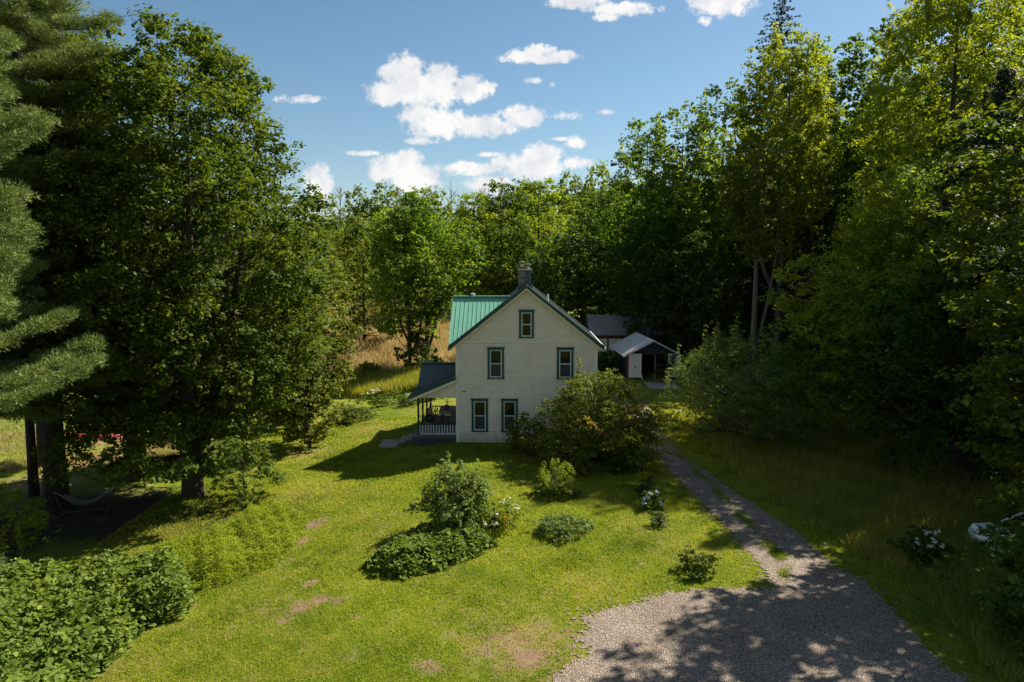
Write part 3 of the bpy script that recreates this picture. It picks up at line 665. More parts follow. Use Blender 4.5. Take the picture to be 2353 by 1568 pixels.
# things around the porch
p_ = hw(PX0-1.75, 1.25); mb = MB(); mb.box(-.55,.55,-.75,.75,-.06,.05); o = mb.build('stepping_slab', MAT['concrete'], bevel=.02); o.location = at_g(p_.x, p_.y, .05); tag(o, 'flat pinkish concrete slab in the lawn at the foot of the porch steps', 'slab')
def furniture(name, label, cat, lx, ly, rz=0, z=FZ):
    p = hw(lx, ly, z+.004); return tag(empty(name, p, rz), label, cat)
g_ = furniture('kettle_grill', 'black kettle grill with domed lid on the porch behind the railing', 'grill', -5.45, .62)
mb = MB(); mb.lathe((0,0,.58), [(.06,0),(.20,.05),(.28,.15),(.30,.22)], 20); mb.build('bowl', MAT['black'], g_, True)
mb = MB(); mb.lathe((0,0,.805), [(.305,0),(.29,.09),(.22,.19),(.10,.24),(.02,.25)], 20); mb.tube([(-.06,0,1.05),(-.06,0,1.10),(.06,0,1.10),(.06,0,1.05)], [.012]*4, 6); mb.build('lid', MAT['black'], g_, True)
for a in (.4, 2.5, 4.6): mb = MB(); mb.tube([(.12*math.cos(a),.12*math.sin(a),.62),(.28*math.cos(a),.28*math.sin(a),0)], [.013,.013], 6); mb.build('leg', MAT['steel'], g_)
t_ = furniture('porch_table', 'long porch table under a pale grey cloth carrying a red plant pot', 'table', -4.62, 3.55)
mb = MB(); mb.box(-.55,.55,-.75,.75,.72,.76); mb.box(-.56,.56,-.765,-.75,.58,.76); mb.box(-.565,-.55,-.76,.76,.6,.76); mb.build('table_cloth', MAT['tabletop'], t_)
mb = MB(); 
for sx_ in (-.42,.42):
    mb = MB(); mb.bar((sx_,-.6,0),(sx_,-.6,.72),.08); mb.build('leg', MAT['wood'], t_); mb = MB(); mb.bar((sx_,.6,0),(sx_,.6,.72),.08); mb.build('leg', MAT['wood'], t_)
p = hw(-4.75, 3.2, FZ+.77); pt = tag(empty('plant_pot', p), 'round red clay pot with a few upright green shoots on the porch table', 'plant pot')
mb = MB(); mb.lathe((0,0,0), [(.09,0),(.17,.08),(.18,.17),(.12,.25),(.13,.27)], 16); mb.build('pot', MAT['terracotta'], pt, True)
rng = np.random.default_rng(5); A_ = np.array([(.5,0,1),(-.2,.1,1),(.9,-.1,1.0),(.2,.3,1)]); Pz = np.array([(0.02,0,.4),(0,0,.42),(.14,0,.45),(.05,0,.6)])
npmesh('foliage', leaf_quads(rng, Pz, unit(rng.normal(size=(4,3))), .45, .06, 0, A_), 4, MAT['maple'], [.4,.6,.5,.5], pt)
c_ = furniture('folding_chair', 'dark wooden folding chair standing beside the porch table', 'chair', -5.45, 2.9, .3)
mb = MB(); mb.bar((-.2,-.22,.0),(.12,-.22,.95),.04); mb.bar((-.2,.22,0),(.12,.22,.95),.04); mb.bar((.2,-.2,0),(-.25,-.2,.8),.04); mb.bar((.2,.2,0),(-.25,.2,.8),.04); mb.build('frame', MAT['wood'], c_)
mb = MB(); mb.box(-.2,.2,-.22,.22,.42,.45); mb.build('seat', MAT['wood'], c_)
c_ = furniture('wooden_chair', 'high backed pale wooden chair on the porch against the house wall', 'chair', -4.15, 1.55, .1)
mb = MB(); mb.box(-.22,.22,-.22,.22,.42,.46); mb.build('seat', MAT['deck'], c_)
mb = MB(); mb.add([(-.2,-.24,.46),(.2,-.24,.46),(.2,-.2,.46),(-.2,-.2,.46),(-.2,-.34,1.1),(.2,-.34,1.1),(.2,-.30,1.1),(-.2,-.30,1.1)], [(0,3,2,1),(4,5,6,7),(0,1,5,4),(1,2,6,5),(2,3,7,6),(3,0,4,7)]); mb.build('backrest', MAT['deck'], c_)
for a in (-.19,.19):
    for b in (-.19,.19): mb = MB(); mb.bar((a,b,0),(a,b,.42),.045); mb.build('leg', MAT['deck'], c_)
# small round ornament hung from the eave
p = hw(PX0-.22, -.1, 2.02); mb = MB(); pts = [(.10*math.cos(a),0,.10*math.sin(a)) for a in np.linspace(0, 2*math.pi, 15)]; mb.tube(pts, [.01]*15, 5)
for a in (0,1.05,2.1): mb.bar((.1*math.cos(a),0,.1*math.sin(a)),(-.1*math.cos(a),0,-.1*math.sin(a)),.008)
mb.bar((0,0,.1),(0,0,.42),.006); o = mb.build('hanging_ornament', MAT['black']); o.location = p; tag(o, 'small dark wheel shaped ornament hanging from the porch eave', 'ornament')
# ------------------------------------------------------------------ garage
GX0, GX1 = -2.1, 2.1
GRX, GRY = 11.85, 57.0
GA = empty('garage', at_g(GRX, GRY, .0), R(2.2)); gz0 = hs(GRX, GRY); tag(GA, 'small navy blue garage with grey metal roof and its two white doors swung open', 'garage')
def Z(z): return z-gz0
mb = MB(); DP = 6.0; WT = Z(2.25)
mb.box(GX0, GX0+.12, 0, DP, -.1, WT); mb.box(GX1-.12, GX1, 0, DP, -.1, WT); mb.box(GX0, GX1, DP-.12, DP, -.1, WT)
mb.box(GX0+.12, -.95, 0, .12, -.1, WT-.12); mb.box(1.45, GX1-.12, 0, .12, -.1, WT-.12); mb.box(GX0+.12, GX1-.12, 0, .12, WT-.12, WT)
mb.prism([(GX0, WT), (GX1, WT), (0, Z(3.22))], 'y', 0, .12); mb.prism([(GX0, WT), (GX1, WT), (0, Z(3.22))], 'y', DP-.12, DP)
mb.build('wall', MAT['navy'], GA)
mb = MB(); mb.box(GX0+.12, GX1-.12, .12, DP-.12, -.1, .02); mb.build('floor', MAT['dark'], GA)
mb = MB(); mb.box(.2,.28,.01,.1,.02,WT-.12); mb.build('centre_post', MAT['deck'], GA)
mb = MB(); go = .38; roof_slab(mb, (-2.55,-go,Z(2.05)), (-2.55,DP+go,Z(2.05)), (0,DP+go,Z(3.38)), (0,-go,Z(3.38)), rib=.3, rh=.02); roof_slab(mb, (2.55,DP+go,Z(2.05)), (2.55,-go,Z(2.05)), (0,-go,Z(3.38)), (0,DP+go,Z(3.38)), rib=.3, rh=.02)
grf = mb.build('roof', MAT['roofgrey'], GA)
for sgn in (-1,1): mb = MB(); mb.prism([(sgn*2.56,Z(2.07)),(0,Z(3.40)),(0,Z(3.27)),(sgn*2.56,Z(1.94))], 'y', -go-.03, -go-.002); mb.build('rake_board', MAT['sash'], grf)
def door(x0, x1, yo, handle=True):
    mb = MB(); mb.box(x0, x1, yo-.05, yo, .18, Z(2.22)); d_ = mb.build('door', MAT['white'], GA)
    if handle: mb = MB(); mb.box((x0+x1)/2-.02,(x0+x1)/2+.03, yo-.09, yo-.051, 1.0, 1.22); mb.build('handle', MAT['black'], d_)
door(-2.02, -.95, -.06); door(1.30, 2.28, -.06, False)
mb = MB(); mb.box(-2.12,-2.03,-.10,-.02,.0,Z(2.2)); mb.build('red_jamb', MAT['red'], GA)
for y0 in (0, 1.9, 3.6, 5.2): mb = MB(); mb.box(GX0-.03, GX0-.001, y0, y0+.14, 0, WT); mb.build('batten', MAT['navy2'], GA)
for y0 in (1.0, 4.2):
    mb = MB(); mb.box(GX0-.04, GX0-.001, y0, y0+.7, .9, 1.8); wn = mb.build('window', MAT['navy2'], GA); mb = MB(); mb.box(GX0-.05, GX0-.041, y0+.08, y0+.62, .98, 1.72); mb.build('pane', MAT['glass'], wn)
mb = MB(); mb.box(.45,.85,DP+.05,DP+.5,0,Z(4.35)); gc = mb.build('chimney', MAT['navy'], GA)
mb = MB(); mb.box(.42,.88,DP+.02,DP+.53,Z(4.35),Z(4.42)); mb.lathe((.65,DP+.28,Z(4.42)), [(.10,0),(.09,.22)], 10); mb.build('chimney_pot', MAT['terracotta'], gc)
mb = MB(); mb.box(-1.2,1.2,-1.3,1.3,-.08,.06); o = mb.build('ramp_slab', MAT['concrete'], bevel=.02); p0 = gp(1520, 886); o.location = at_g(12.1, 54.2, .04); tag(o, 'worn pinkish concrete apron in front of the open garage', 'slab')
# plank leaning in the garage doorway
mb = MB(); mb.bar((0,0,0),(-.12,.25,.62),.1,.025); o = mb.build('plank', MAT['white']); o.location = at_g(10.98, 56.75, .02); tag(o, 'short pale plank leaning in the garage doorway', 'plank')
# ------------------------------------------------------------------ shed behind
SH = empty('shed', at_g(11.3, 67.0), R(0)); tag(SH, 'long low shed with a dark ribbed metal roof standing behind the garage', 'shed'); sz = hs(11.3, 67)
def Y_(z): return z-sz
mb = MB(); mb.box(-3.5,3.6,0,4.2,-.5,Y_(3.0)); mb.prism([(0,Y_(3.0)),(4.2,Y_(3.0)),(2.1,Y_(4.4))], 'x', -3.5, 3.6); mb.build('wall', MAT['wood'], SH)
mb = MB(); roof_slab(mb, (-3.7,-.35,Y_(2.75)), (4.0,-.35,Y_(2.75)), (4.0,2.1,Y_(4.55)), (-3.7,2.1,Y_(4.55)), rib=.22, rh=.03); roof_slab(mb, (4.0,4.55,Y_(2.75)), (-3.7,4.55,Y_(2.75)), (-3.7,2.1,Y_(4.55)), (4.0,2.1,Y_(4.55)), rib=.3, rh=.03); mb.build('roof', MAT['roofdark'], SH)
for x0 in (-3.1,-1.75): mb = MB(); mb.box(x0,x0+1.2,-.06,-.005,Y_(.4),Y_(2.35)); mb.build('door', MAT['cream'], SH)
# ------------------------------------------------------------------ vehicles, hammock, tarp
def car(name, label, loc, rz, paint):
    root = tag(empty(name, loc, rz), label, 'car')
    lowp = [(-2.1,.35),(2.1,.35),(2.18,.62),(2.05,.88),(1.0,1.0),(-1.9,1.02),(-2.15,.8)]
    mb = MB(); mb.prism(lowp, 'y', -.86, .86); mb.build('body', MAT[paint], root, bevel=.05)
    a = [(1.15,.98),(.45,1.46),(-1.35,1.48),(-2.0,1.0)]
    mb = MB(); n = len(a); v = [(x,-.80 if z < 1.2 else -.62,z) for x,z in a]+[(x,.80 if z < 1.2 else .62,z) for x,z in a]
    mb.add(v, [tuple(range(n)), tuple(range(n,2*n))[::-1]]+[(i,(i+1)%n,n+(i+1)%n,n+i) for i in range(n)]); mb.build('window', MAT['glass'], root)
    mb = MB(); mb.box(-1.36,.46,-.63,.63,1.47,1.51)
    for sy in (-1,1):
        for (p,q) in (((1.15,.8,.99),(.45,.63,1.48)),((-.45,.81,.99),(-.45,.63,1.48)),((-2.0,.8,1.0),(-1.35,.63,1.49))): mb.bar((p[0],sy*p[1],p[2]),(q[0],sy*q[1],q[2]),.07)
    mb.build('roof', MAT[paint], root, bevel=.015)
    for x in (-1.3,1.35):
        for sy in (-1,1):
            mb = MB(); o = len(mb.v); mb.tube([(x,sy*.72,.34),(x,sy*.90,.34)],[.34,.34],20); wh = mb.build('wheel', MAT['rubber'], root)
            mb = MB(); mb.tube([(x,sy*.902,.34),(x,sy*.91,.34)],[.2,.18],14); mb.build('rim', MAT['steel'], wh)
    for sy in (-.6,.6): mb = MB(); mb.box(2.10,2.19,sy-.16,sy+.16,.62,.76); mb.build('headlight', MAT['sash'], root)
    return root
wx_, wy_ = gp(2250, 1300); car('parked_car', 'white car half hidden behind the maple leaves at the right edge', at_g(wx_+2.5, wy_+.2), R(172), 'carwhite')
bx_, by_ = gp(222, 985); car('parked_car', 'dark car in the far grass seen under the pine branches', at_g(bx_-.6, by_+3.5), R(20), 'cardark')
rng = np.random.default_rng(9)
tx, ty = gp(222, 1006); mb = MB(); n = 22
for i in range(n):
    for j in range(12):
        u = i/(n-1); v = j/11; x = (u-.5)*3.2; y = (v-.5)*1.6; mb.v.append((x, y, .06+.75*max(0, math.sin(math.pi*u))**.6*max(0, math.sin(math.pi*v))**.7*(.8+.2*math.sin(9*u+4*v))))
for i in range(n-1):
    for j in range(11): mb.f.append((i*12+j, (i+1)*12+j, (i+1)*12+j+1, i*12+j+1))
o = mb.build('tarp', MAT['redtarp'], smooth=True); o.location = at_g(tx, ty); o.rotation_euler = (0,0,.25); tag(o, 'faded red tarp over a low heap in the grass beyond the pines', 'tarp')
px1, py1 = gp(258, 992); mb = MB(); pts = [(-2.2,-1.3),(.6,-1.9),(2.6,-.2),(2.2,1.6),(-.6,1.5)]; 
mb.add([(x, y, hs(px1+x,py1+y)-hs(px1,py1)+.06) for x, y in pts], [(0,1,2,3,4)]); o = mb.build('path', MAT['concrete']); o.location = (px1, py1, hs(px1,py1)); tag(o, kind='structure')
# hammock on its stand
hx, hy = gp(198, 1178); hz0 = hs(hx, hy)
HM = tag(empty('hammock', (hx, hy, hz0), R(18)), 'pale pinkish cloth hammock slung on a stand between the pine trunk and the dark tree', 'hammock')
HM.scale = (.72, .8, .8)
mb = MB(); n = 18
for i in range(n+1):
    u = i/n*2-1
    for j in range(7):
        v = j/6*2-1; mb.v.append((u*1.15, v*(.28+.12*(1-u*u)), .45+.55*u*u+.10*v*v))
for i in range(n):
    for j in range(6): mb.f.append((i*7+j, (i+1)*7+j, (i+1)*7+j+1, i*7+j+1))
mb.build('cloth', MAT['fabric'], HM, True)
mb = MB(); mb.tube([(-1.15,0,1.0),(-1.6,0,1.3)],[.012,.012],5); mb.build('rope', MAT['white'], HM); mb = MB(); mb.tube([(1.15,0,1.0),(1.6,0,1.3)],[.012,.012],5); mb.build('rope', MAT['white'], HM)
mb = MB(); mb.tube([(-1.65,0,1.32),(-1.2,0,.1),(1.2,0,.1),(1.65,0,1.32)],[.04]*4,7); mb.tube([(-1.2,-.5,.05),(-1.2,.5,.05)],[.035]*2,6); mb.tube([(1.2,-.5,.05),(1.2,.5,.05)],[.035]*2,6); mb.build('stand', MAT['wood'], HM)
# ------------------------------------------------------------------ left side trees
def plume_pine(name, label, loc, H, r0, z0, Rm, nb, seed, lmin=.5, group=None, dens=1.0, skip=None):
    rng = np.random.default_rng(seed); root = tag(empty(name, loc), label, 'pine', group)
    mb = MB(); zs = np.linspace(0, H, 12); mb.tube([(.15*math.sin(z*.2), .1*math.cos(z*.25), z-.3*(z == 0)) for z in zs], [r0*(1.15 if z == 0 else 1)*(1-.9*z/H) for z in zs], 9)
    cen = []; dirs = []; rad = []
    for b in range(nb):
        t = (b+rng.random())/nb; z = z0+(H-z0)*t; a = b*2.4+rng.normal()*.3; L_ = Rm*(1-t*.55)*(.72+.45*rng.random())
        if skip and skip(a % 6.2832, z): continue
        dx, dy = math.cos(a), math.sin(a); pts = []
        for q in np.linspace(0, 1, 7): pts.append((dx*L_*q, dy*L_*q, z-.10*L_*math.sin(q*3.1)+.10*L_*q*q))
        mb.tube(pts, [.07*(1-t*.5)*(1-.85*q) for q in np.linspace(0, 1, 7)], 5, False)
        for q in np.linspace(.30, 1.0, max(4, int(L_*3.0))):
            wdt = L_*.34*math.sin(min(1, q*1.05)*2.6)+.25
            for s_ in range(max(2, int(wdt/.27))*2):
                off = (rng.random()*2-1)*wdt; zz = z-.10*L_*math.sin(q*3.1)+.10*L_*q*q+.12+rng.normal()*.07-.08*abs(off)
                cen.append((dx*L_*q-dy*off, dy*L_*q+dx*off, zz)); dirs.append((dx*.9-dy*off*.6, dy*.9+dx*off*.6, .42)); rad.append(.24+.16*rng.random())
    cen = np.array(cen); dirs = unit(np.array(dirs)); rad = np.array(rad); k = len(cen); nn = int(110*dens)
    idx = np.repeat(np.arange(k), nn); m = k*nn
    d = unit(rng.normal(size=(m, 3))); P = cen[idx]+d*rad[idx][:, None]*(rng.random((m, 1))**.4)*np.array([1, 1, .55])
    A = unit(dirs[idx]*.5+d*.85+np.array([0, 0, .25])+rng.normal(size=(m, 3))*.5); Ln = (.085+.08*rng.random(m))[:, None]
    B = unit(np.cross(A, rng.normal(size=(m, 3))))*.009*(1+rng.random((m, 1)))
    V = np.stack([P-B, P+B, P+A*Ln], 1); var = np.clip(.60*rng.random(k)[idx]+.45*rng.random(m)-.02, 0, 1)
    tr = mb.build('trunk', MAT['bark_dark'], root, True); cw = npmesh('crown', V, 3, MAT['pine'], var, root); KIDS[root.name] = [tr, cw]
    return root
px_, py_ = gp(128, 1165)
PINE = plume_pine('white_pine', 'tall white pine with feathery layered plumes and thick leaning trunk at the left edge', at_g(px_, py_), 27, .48, 4.6, 5.4, 105, 11)
plume_pine('white_pine', 'nearest white pine whose sunlit plumes fill the left edge', at_g(-19.6, 21.0), 28, .45, 2.2, 5.9, 120, 13, skip=lambda a, z: 2.9 < z < 6.1)
x2, y2 = gp(75, 1140)
dup(PINE, at_g(x2-3.0, y2+5.5), 2.1, (.8,.8,.95), 'white pine with slimmer trunk standing behind the thick pine at the left edge')
plume_pine('white_pine', 'slim white pine trunk and boughs just left of the thick leaning pine', at_g(x2, y2), 22, .22, 7, 3.0, 34, 12, dens=.8)
# the big maple
mx_, my_ = gp(440, 1142)
broadleaf('maple_tree', 'great broad maple with three trunks left of the lawn', at_g(mx_, my_), 20.6, [2.6,4.4,5.3,5.7,5.8,5.6,5.4,5.0,4.5,3.8,2.2], 3.0, .46, 980, .90, 190, .165, 'maple', 'bark', 21, W=.75, fork=3, nlimb=110, holes=.42, lobes=.16, shell=.32, flat=.62,
    extra=[(5.2*math.cos(a)*(.55+.45*((i*7) % 5)/4), 5.0*math.sin(a)*(.55+.45*((i*7) % 5)/4), 2.1+.55*((i*3) % 5)) for i, a in enumerate(np.linspace(-3.1, -.75, 40))])
t2x, t2y = gp(312, 1105)
broadleaf('maple_tree', 'dark leafy tree with a single heavy trunk between the pine and the great maple', at_g(t2x, t2y), 19.5, [2.2,3.6,4.3,4.6,4.8,4.4,3.6,2.2], 4.0, .46, 360, .9, 170, .17, 'maple', 'bark_dark', 22, fork=1, nlimb=60, holes=.5,
    extra=[(3.6*math.cos(a)*(.6+.4*((i*7) % 4)/3), 3.6*math.sin(a)*(.6+.4*((i*7) % 4)/3), 3.0+.5*((i*3) % 4)) for i, a in enumerate(np.linspace(-3.0, 0, 20))])
broadleaf('leafy_tree', 'yellow green broad tree bulging out from behind the great maple', at_g(col(694, 40), 40), 12.5, [1.7,2.1,2.4,2.7,2.7,2.1,1.1], .6, .22, 280, .75, 120, .20, 'bush', 'bark', 23, nlimb=50, holes=.3)
broadleaf('leafy_tree', 'small rounded tree low in front of the far field left of the porch', at_g(col(650, 46), 46), 8.0, [2.0,2.6,2.8,2.6,2.0,1.2], .6, .14, 130, .7, 110, .22, 'bush', 'bark', 24, nlimb=24)
sx1, sy1 = gp(545, 1165)
broadleaf('sapling_shrub', 'dark low shrub at the foot of the great maple', at_g(sx1, sy1+.8), 3.0, [1.2,1.6,1.7,1.3,.7], .15, .05, 70, .42, 60, .13, 'maple', 'bark', 25, nlimb=10, cat='shrub')
lx, ly = gp(20, 1275)
broadleaf('sapling_shrub', 'pale green shrub at the left edge under the pine boughs', at_g(lx, ly), 2.4, [1.0,1.3,1.3,1.0,.5], .1, .04, 60, .38, 80, .09, 'weed', 'bark', 26, nlimb=10, cat='shrub')
# ------------------------------------------------------------------ middle distance
def sl(name, label, x, y, H, prof, z0, r0, nc, cr, nl, L, lm, seed, **k):
    return broadleaf(name, label, at_g(x, y), H, prof, z0, r0, nc, cr, nl, L, lm, k.pop('bm_', 'bark'), seed, **k)
sl('slender_tree', 'slender tree with dark straight trunk beyond the porch roof', col(979,62), 62, 15.6, [2.0,3.2,3.8,4.0,3.7,3.0,1.6], 5.2, .24, 190, .95, 85, .27, 'ash', 31, nlimb=34, holes=.45, fork=1)
sl('slender_tree', 'slender tree with pale leaning trunk left of the dark straight trunk', col(940,60), 60, 14.8, [1.8,2.8,3.5,3.7,3.3,2.4,1.4], 3.6, .20, 180, .9, 85, .27, 'ash', 32, nlimb=34, lean=(-.05,0), fork=2, holes=.45)
sl('leafy_tree', 'light green tree between the great maple and the slender trunks', col(835,70), 70, 13.0, [3,4,4.4,4,3.2,1.8], 1.5, .2, 170, 1.0, 80, .3, 'bush', 33, nlimb=20)
sl('leafy_tree', 'bright yellow green tree behind the teal roof', col(1090,86), 86, 15.0, [2.6,3.6,4.0,3.8,3.0,1.6], 1.2, .2, 160, 1.0, 90, .28, 'bright', 34, nlimb=20)
sl('leafy_tree', 'sunlit tree with tiered crown above the house chimney', col(1235,92), 92, 17, [3,4.6,5.2,5.2,4.4,3,1.6], 1.5, .25, 190, 1.1, 85, .34, 'bright', 35, nlimb=20, up=1.0, flat=.5)
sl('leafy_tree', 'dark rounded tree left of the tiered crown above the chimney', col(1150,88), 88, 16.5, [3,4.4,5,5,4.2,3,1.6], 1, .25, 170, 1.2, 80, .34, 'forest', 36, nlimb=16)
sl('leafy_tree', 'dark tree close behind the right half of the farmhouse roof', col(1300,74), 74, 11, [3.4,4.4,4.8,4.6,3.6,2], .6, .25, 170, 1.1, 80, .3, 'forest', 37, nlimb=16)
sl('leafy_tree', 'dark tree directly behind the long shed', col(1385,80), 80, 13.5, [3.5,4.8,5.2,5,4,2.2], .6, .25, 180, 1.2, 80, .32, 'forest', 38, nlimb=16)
# prototypes for the hillside and the forest, repeated with their own labels
PR = []
def proto(seed, H, prof, z0, nc, cr, nl, L, lm, name='hillside_tree', **k):
    r = broadleaf(name, 'x', (0,0,0), H, prof, z0, .2, nc, cr, nl, L, lm, k.pop('bm_', 'bark'), seed, **k); return r
HP = [proto(41, 14, [3,4.3,4.8,4.6,3.8,2.2,1], 1, 120, 1.15, 60, .42, 'far', nlimb=10), proto(42, 15, [2.6,3.4,3.7,3.6,3.2,2.4,1.2], 1, 110, 1.1, 60, .42, 'far', nlimb=10, tall=1.3),
      proto(43, 12, [3.6,4.6,4.9,4.4,3.4,1.8], 1, 120, 1.2, 60, .42, 'far', nlimb=10), proto(44, 16, [2.2,3.0,3.6,4.2,4.2,3.2,1.6], 3.5, 110, 1.1, 60, .42, 'far', nlimb=16, holes=.6),
      proto(45, 14, [3,4.4,5,4.8,3.8,2], 1, 120, 1.2, 60, .42, 'bright', nlimb=8), proto(46, 15, [2.6,3.8,4.6,4.8,4.0,2.4,1.1], 1, 120, 1.15, 60, .40, 'ash', nlimb=8)]
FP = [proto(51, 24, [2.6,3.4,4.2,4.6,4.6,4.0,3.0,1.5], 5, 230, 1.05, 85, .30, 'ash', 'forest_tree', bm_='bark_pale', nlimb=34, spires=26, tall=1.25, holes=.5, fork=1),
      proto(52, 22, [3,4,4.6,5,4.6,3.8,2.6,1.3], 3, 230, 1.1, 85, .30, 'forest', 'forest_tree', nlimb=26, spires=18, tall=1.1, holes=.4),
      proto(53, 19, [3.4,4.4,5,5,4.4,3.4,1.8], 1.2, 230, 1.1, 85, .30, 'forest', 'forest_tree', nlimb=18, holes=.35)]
first = {id(p): True for p in HP+FP}
def put(p, x, y, rz, s_, label, group):
    loc = at_g(x, y, -.1)
    if first[id(p)]:
        first[id(p)] = False; p.location = loc; p.rotation_euler = (0,0,rz); p.scale = (s_,)*3; p['label'] = label; p['group'] = group; return p
    return dup(p, loc, rz, (s_, s_, s_*(.92+.16*random.random())), label, group)
random.seed(3)
ORD = 'first second third fourth fifth sixth seventh eighth ninth tenth eleventh twelfth thirteenth fourteenth fifteenth sixteenth seventeenth eighteenth nineteenth twentieth twenty-first twenty-second twenty-third twenty-fourth twenty-fifth twenty-sixth twenty-seventh twenty-eighth twenty-ninth thirtieth thirty-first thirty-second thirty-third thirty-fourth thirty-fifth'.split()
# hillside rows, tops follow the skyline of the photograph
def sky_y(px):
    return np.interp(px, [640,760,850,980,1060,1120,1200,1290,1400,1440,1500], [455,470,455,455,470,455,420,405,395,380,380])
rows = [(98,13,34),(112,20,32),(130,26,30),(150,32,30),(174,40,28)]
for ri, (Y, _, stepx) in enumerate(rows):
    px = 600+ri*9; cnt = 0
    while px < 1500:
        yy_ = Y+random.uniform(-5,5); x = col(px, yy_); g = hs(x, yy_); frac = (ri+1)/len(rows)
        ty_ = sky_y(px); lowtop = 600 if px < 1150 else 575; tgt = lowtop+(ty_-lowtop)*frac+random.uniform(-9,14)
        r_ = ray(px, tgt); topz = CAM_H+r_[2]/r_[1]*yy_; hh = max(6, topz-g); p = HP[random.choice((0,1,2,3,0,2,4,5,5))]
        base = {id(HP[0]):14,id(HP[1]):15,id(HP[2]):12,id(HP[3]):16,id(HP[4]):14,id(HP[5]):15}[id(p)]
        HT = put(p, x, yy_, random.uniform(0,6.28), hh/(base+1.4), 'hillside tree in the %s row from the ridge, %s from the left' % (ORD[len(rows)-1-ri], ORD[cnt]), 'trees of the wood on the far hillside')
        HT.scale = (HT.scale[0]*1.28, HT.scale[1]*1.28, HT.scale[2]); cnt += 1; px += stepx*random.uniform(1.15,1.65)*(150/Y)**.25*1.15
# tree tops that break the skyline
for (px, ty_, w_, lab) in [(828,428,30,'umbrella shaped tree on the skyline left of the centre clouds'),(895,420,42,'dark spreading tree on the ridge below the lower left cloud'),(988,428,24,'small flat topped tree alone on the skyline'),(1310,395,34,'feathery tree on the ridge right of the clouds'),(1215,412,40,'rounded tree where the ridge begins to climb'),(1370,372,34,'tallest ridge tree beside the tall right forest')]:
    Y = 165; x = col(px, Y); r_ = ray(px, ty_); top = CAM_H+r_[2]/r_[1]*Y; g = hs(x, Y); p = HP[3]; s_ = (top-g)/16
    d_ = put(p, x, Y, px, s_, lab, 'x'); d_['group'] = 'lone tree tops on the skyline'; d_.scale = (w_/F_PX*Y/4.2*1.0, w_/F_PX*Y/4.2*1.0, s_)
# bare dead trees on the ridge
def bare_tree(x, y, H, label, seed):
    rng = np.random.default_rng(seed); mb = MB(); mb.tube([(0,0,-.3),(0,0,H*.5),(.2,0,H)], [.16,.1,.02], 5)
    for i in range(34):
        z = H*(.35+.6*rng.random()); a = rng.random()*6.28; L_ = (H-z)*.55+.6; e = Vector((math.cos(a)*L_*.6, math.sin(a)*L_*.6, z+L_*.8)); b = Vector((0,0,z)); mb.tube([b, b.lerp(e,.5)+Vector((.1,0,.1)), e], [.05,.035,.012], 4, False)
        for k_ in range(3): q = b.lerp(e, .4+.5*rng.random()); f = q+Vector(tuple(rng.normal(size=3)*.5))+Vector((0,0,.7)); mb.tube([q, f], [.022,.01], 3, False)
    o = mb.build('bare_tree', MAT['bark_pale'], smooth=True); o.location = at_g(x, y); tag(o, label, 'tree', 'bare trees on the ridge'); return o
for i, (px, ty_, lab) in enumerate([(788,430,'bare grey tree on the skyline beside the great maple'),(1038,420,'thin bare tree on the skyline above the slender trees'),(1112,425,'bare twiggy tree top standing right of the centre ridge'),(1153,405,'tallest bare tree poking up before the white cloud'),(922,440,'bare twigs rising beside the dark spreading ridge tree'),(1072,445,'short bare tree in the dip of the ridge')]):
    Y = 160; x = col(px, Y); r_ = ray(px, ty_); bare_tree(x, Y, CAM_H+r_[2]/r_[1]*Y-hs(x, Y), lab, 60+i)
# right hand forest
def tall(p, base, px, ty_, Y, lab, grp='tall trees of the right hand forest', wid=1.0):
    x = col(px, Y); r_ = ray(px, ty_); top = CAM_H+r_[2]/r_[1]*Y; g = hs(x, Y); s_ = (top-g)/base
    o = put(p, x, Y, px*.7, s_, lab, grp); o.scale = (s_*wid, s_*wid, s_); return o
tall(FP[0],25.5,1480,235,72,'leftmost tall tree where the right forest meets the sky')
tall(FP[0],25.5,1560,205,70,'tall green tree with upright shoots above the garage')
tall(FP[0],25.5,1650,150,74,'tall tree with upright shoots just left of the spruce tip', wid=.9)
tall(FP[1],23,1440,330,84,'rounded tree low on the left shoulder of the right forest')
tall(FP[0],25.5,1905,45,78,'tall narrow tree right of the sunlit yellow crown')
tall(FP[1],23,2010,5,74,'dense dark tree behind the bright long leaved tree')
tall(FP[1],23,2120,-60,66,'very tall forest tree rising out of the top of the frame')
tall(FP[0],25.5,2230,-40,60,'very tall forest tree right of the bright long leaved tree')
tall(FP[1],23,2330,-90,52,'tall dark tree filling the upper right corner')
WHERE = ['behind the shed roof','rising left of the shed chimney','above the garage ridge','behind the garage chimney','above the right garage door','left of the half dead ash','high on the left shoulder','behind the pale ash trunks','right of the two pale trunks','over the young evergreen','behind the golden maple top','right of the golden maple','at the right edge','just right of the leftmost tall tree','behind the sunlit crown','right of the sunlit crown','beyond the right edge','low behind the apple tree','low between the pale trunks and the evergreen','low beside the golden maple']
for i, (px, ty_, Y) in enumerate([(1400,560,78),(1440,500,72),(1500,480,66),(1545,560,68),(1590,520,64),(1655,600,66),(1690,480,80),(1850,420,74),(1930,380,66),(1960,560,58),(2080,350,58),(2190,300,54),(2290,400,46),(1620,340,84),(1780,300,90),(1870,230,92),(2380,200,44),(1740,640,76),(1820,660,72),(1900,680,62)]):
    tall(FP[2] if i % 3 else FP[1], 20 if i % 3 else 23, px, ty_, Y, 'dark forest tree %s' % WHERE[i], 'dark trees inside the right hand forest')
for i in range(30):
    px = 1500+i*38; Y = 95+random.uniform(-8,18); tall(FP[1], 23, px, max(-100, 360-(px-1500)*.35+random.uniform(0,120)), Y, 'dark tree of the rearmost forest rank, %s from the left' % ORD[i], 'rear trees of the right hand forest')
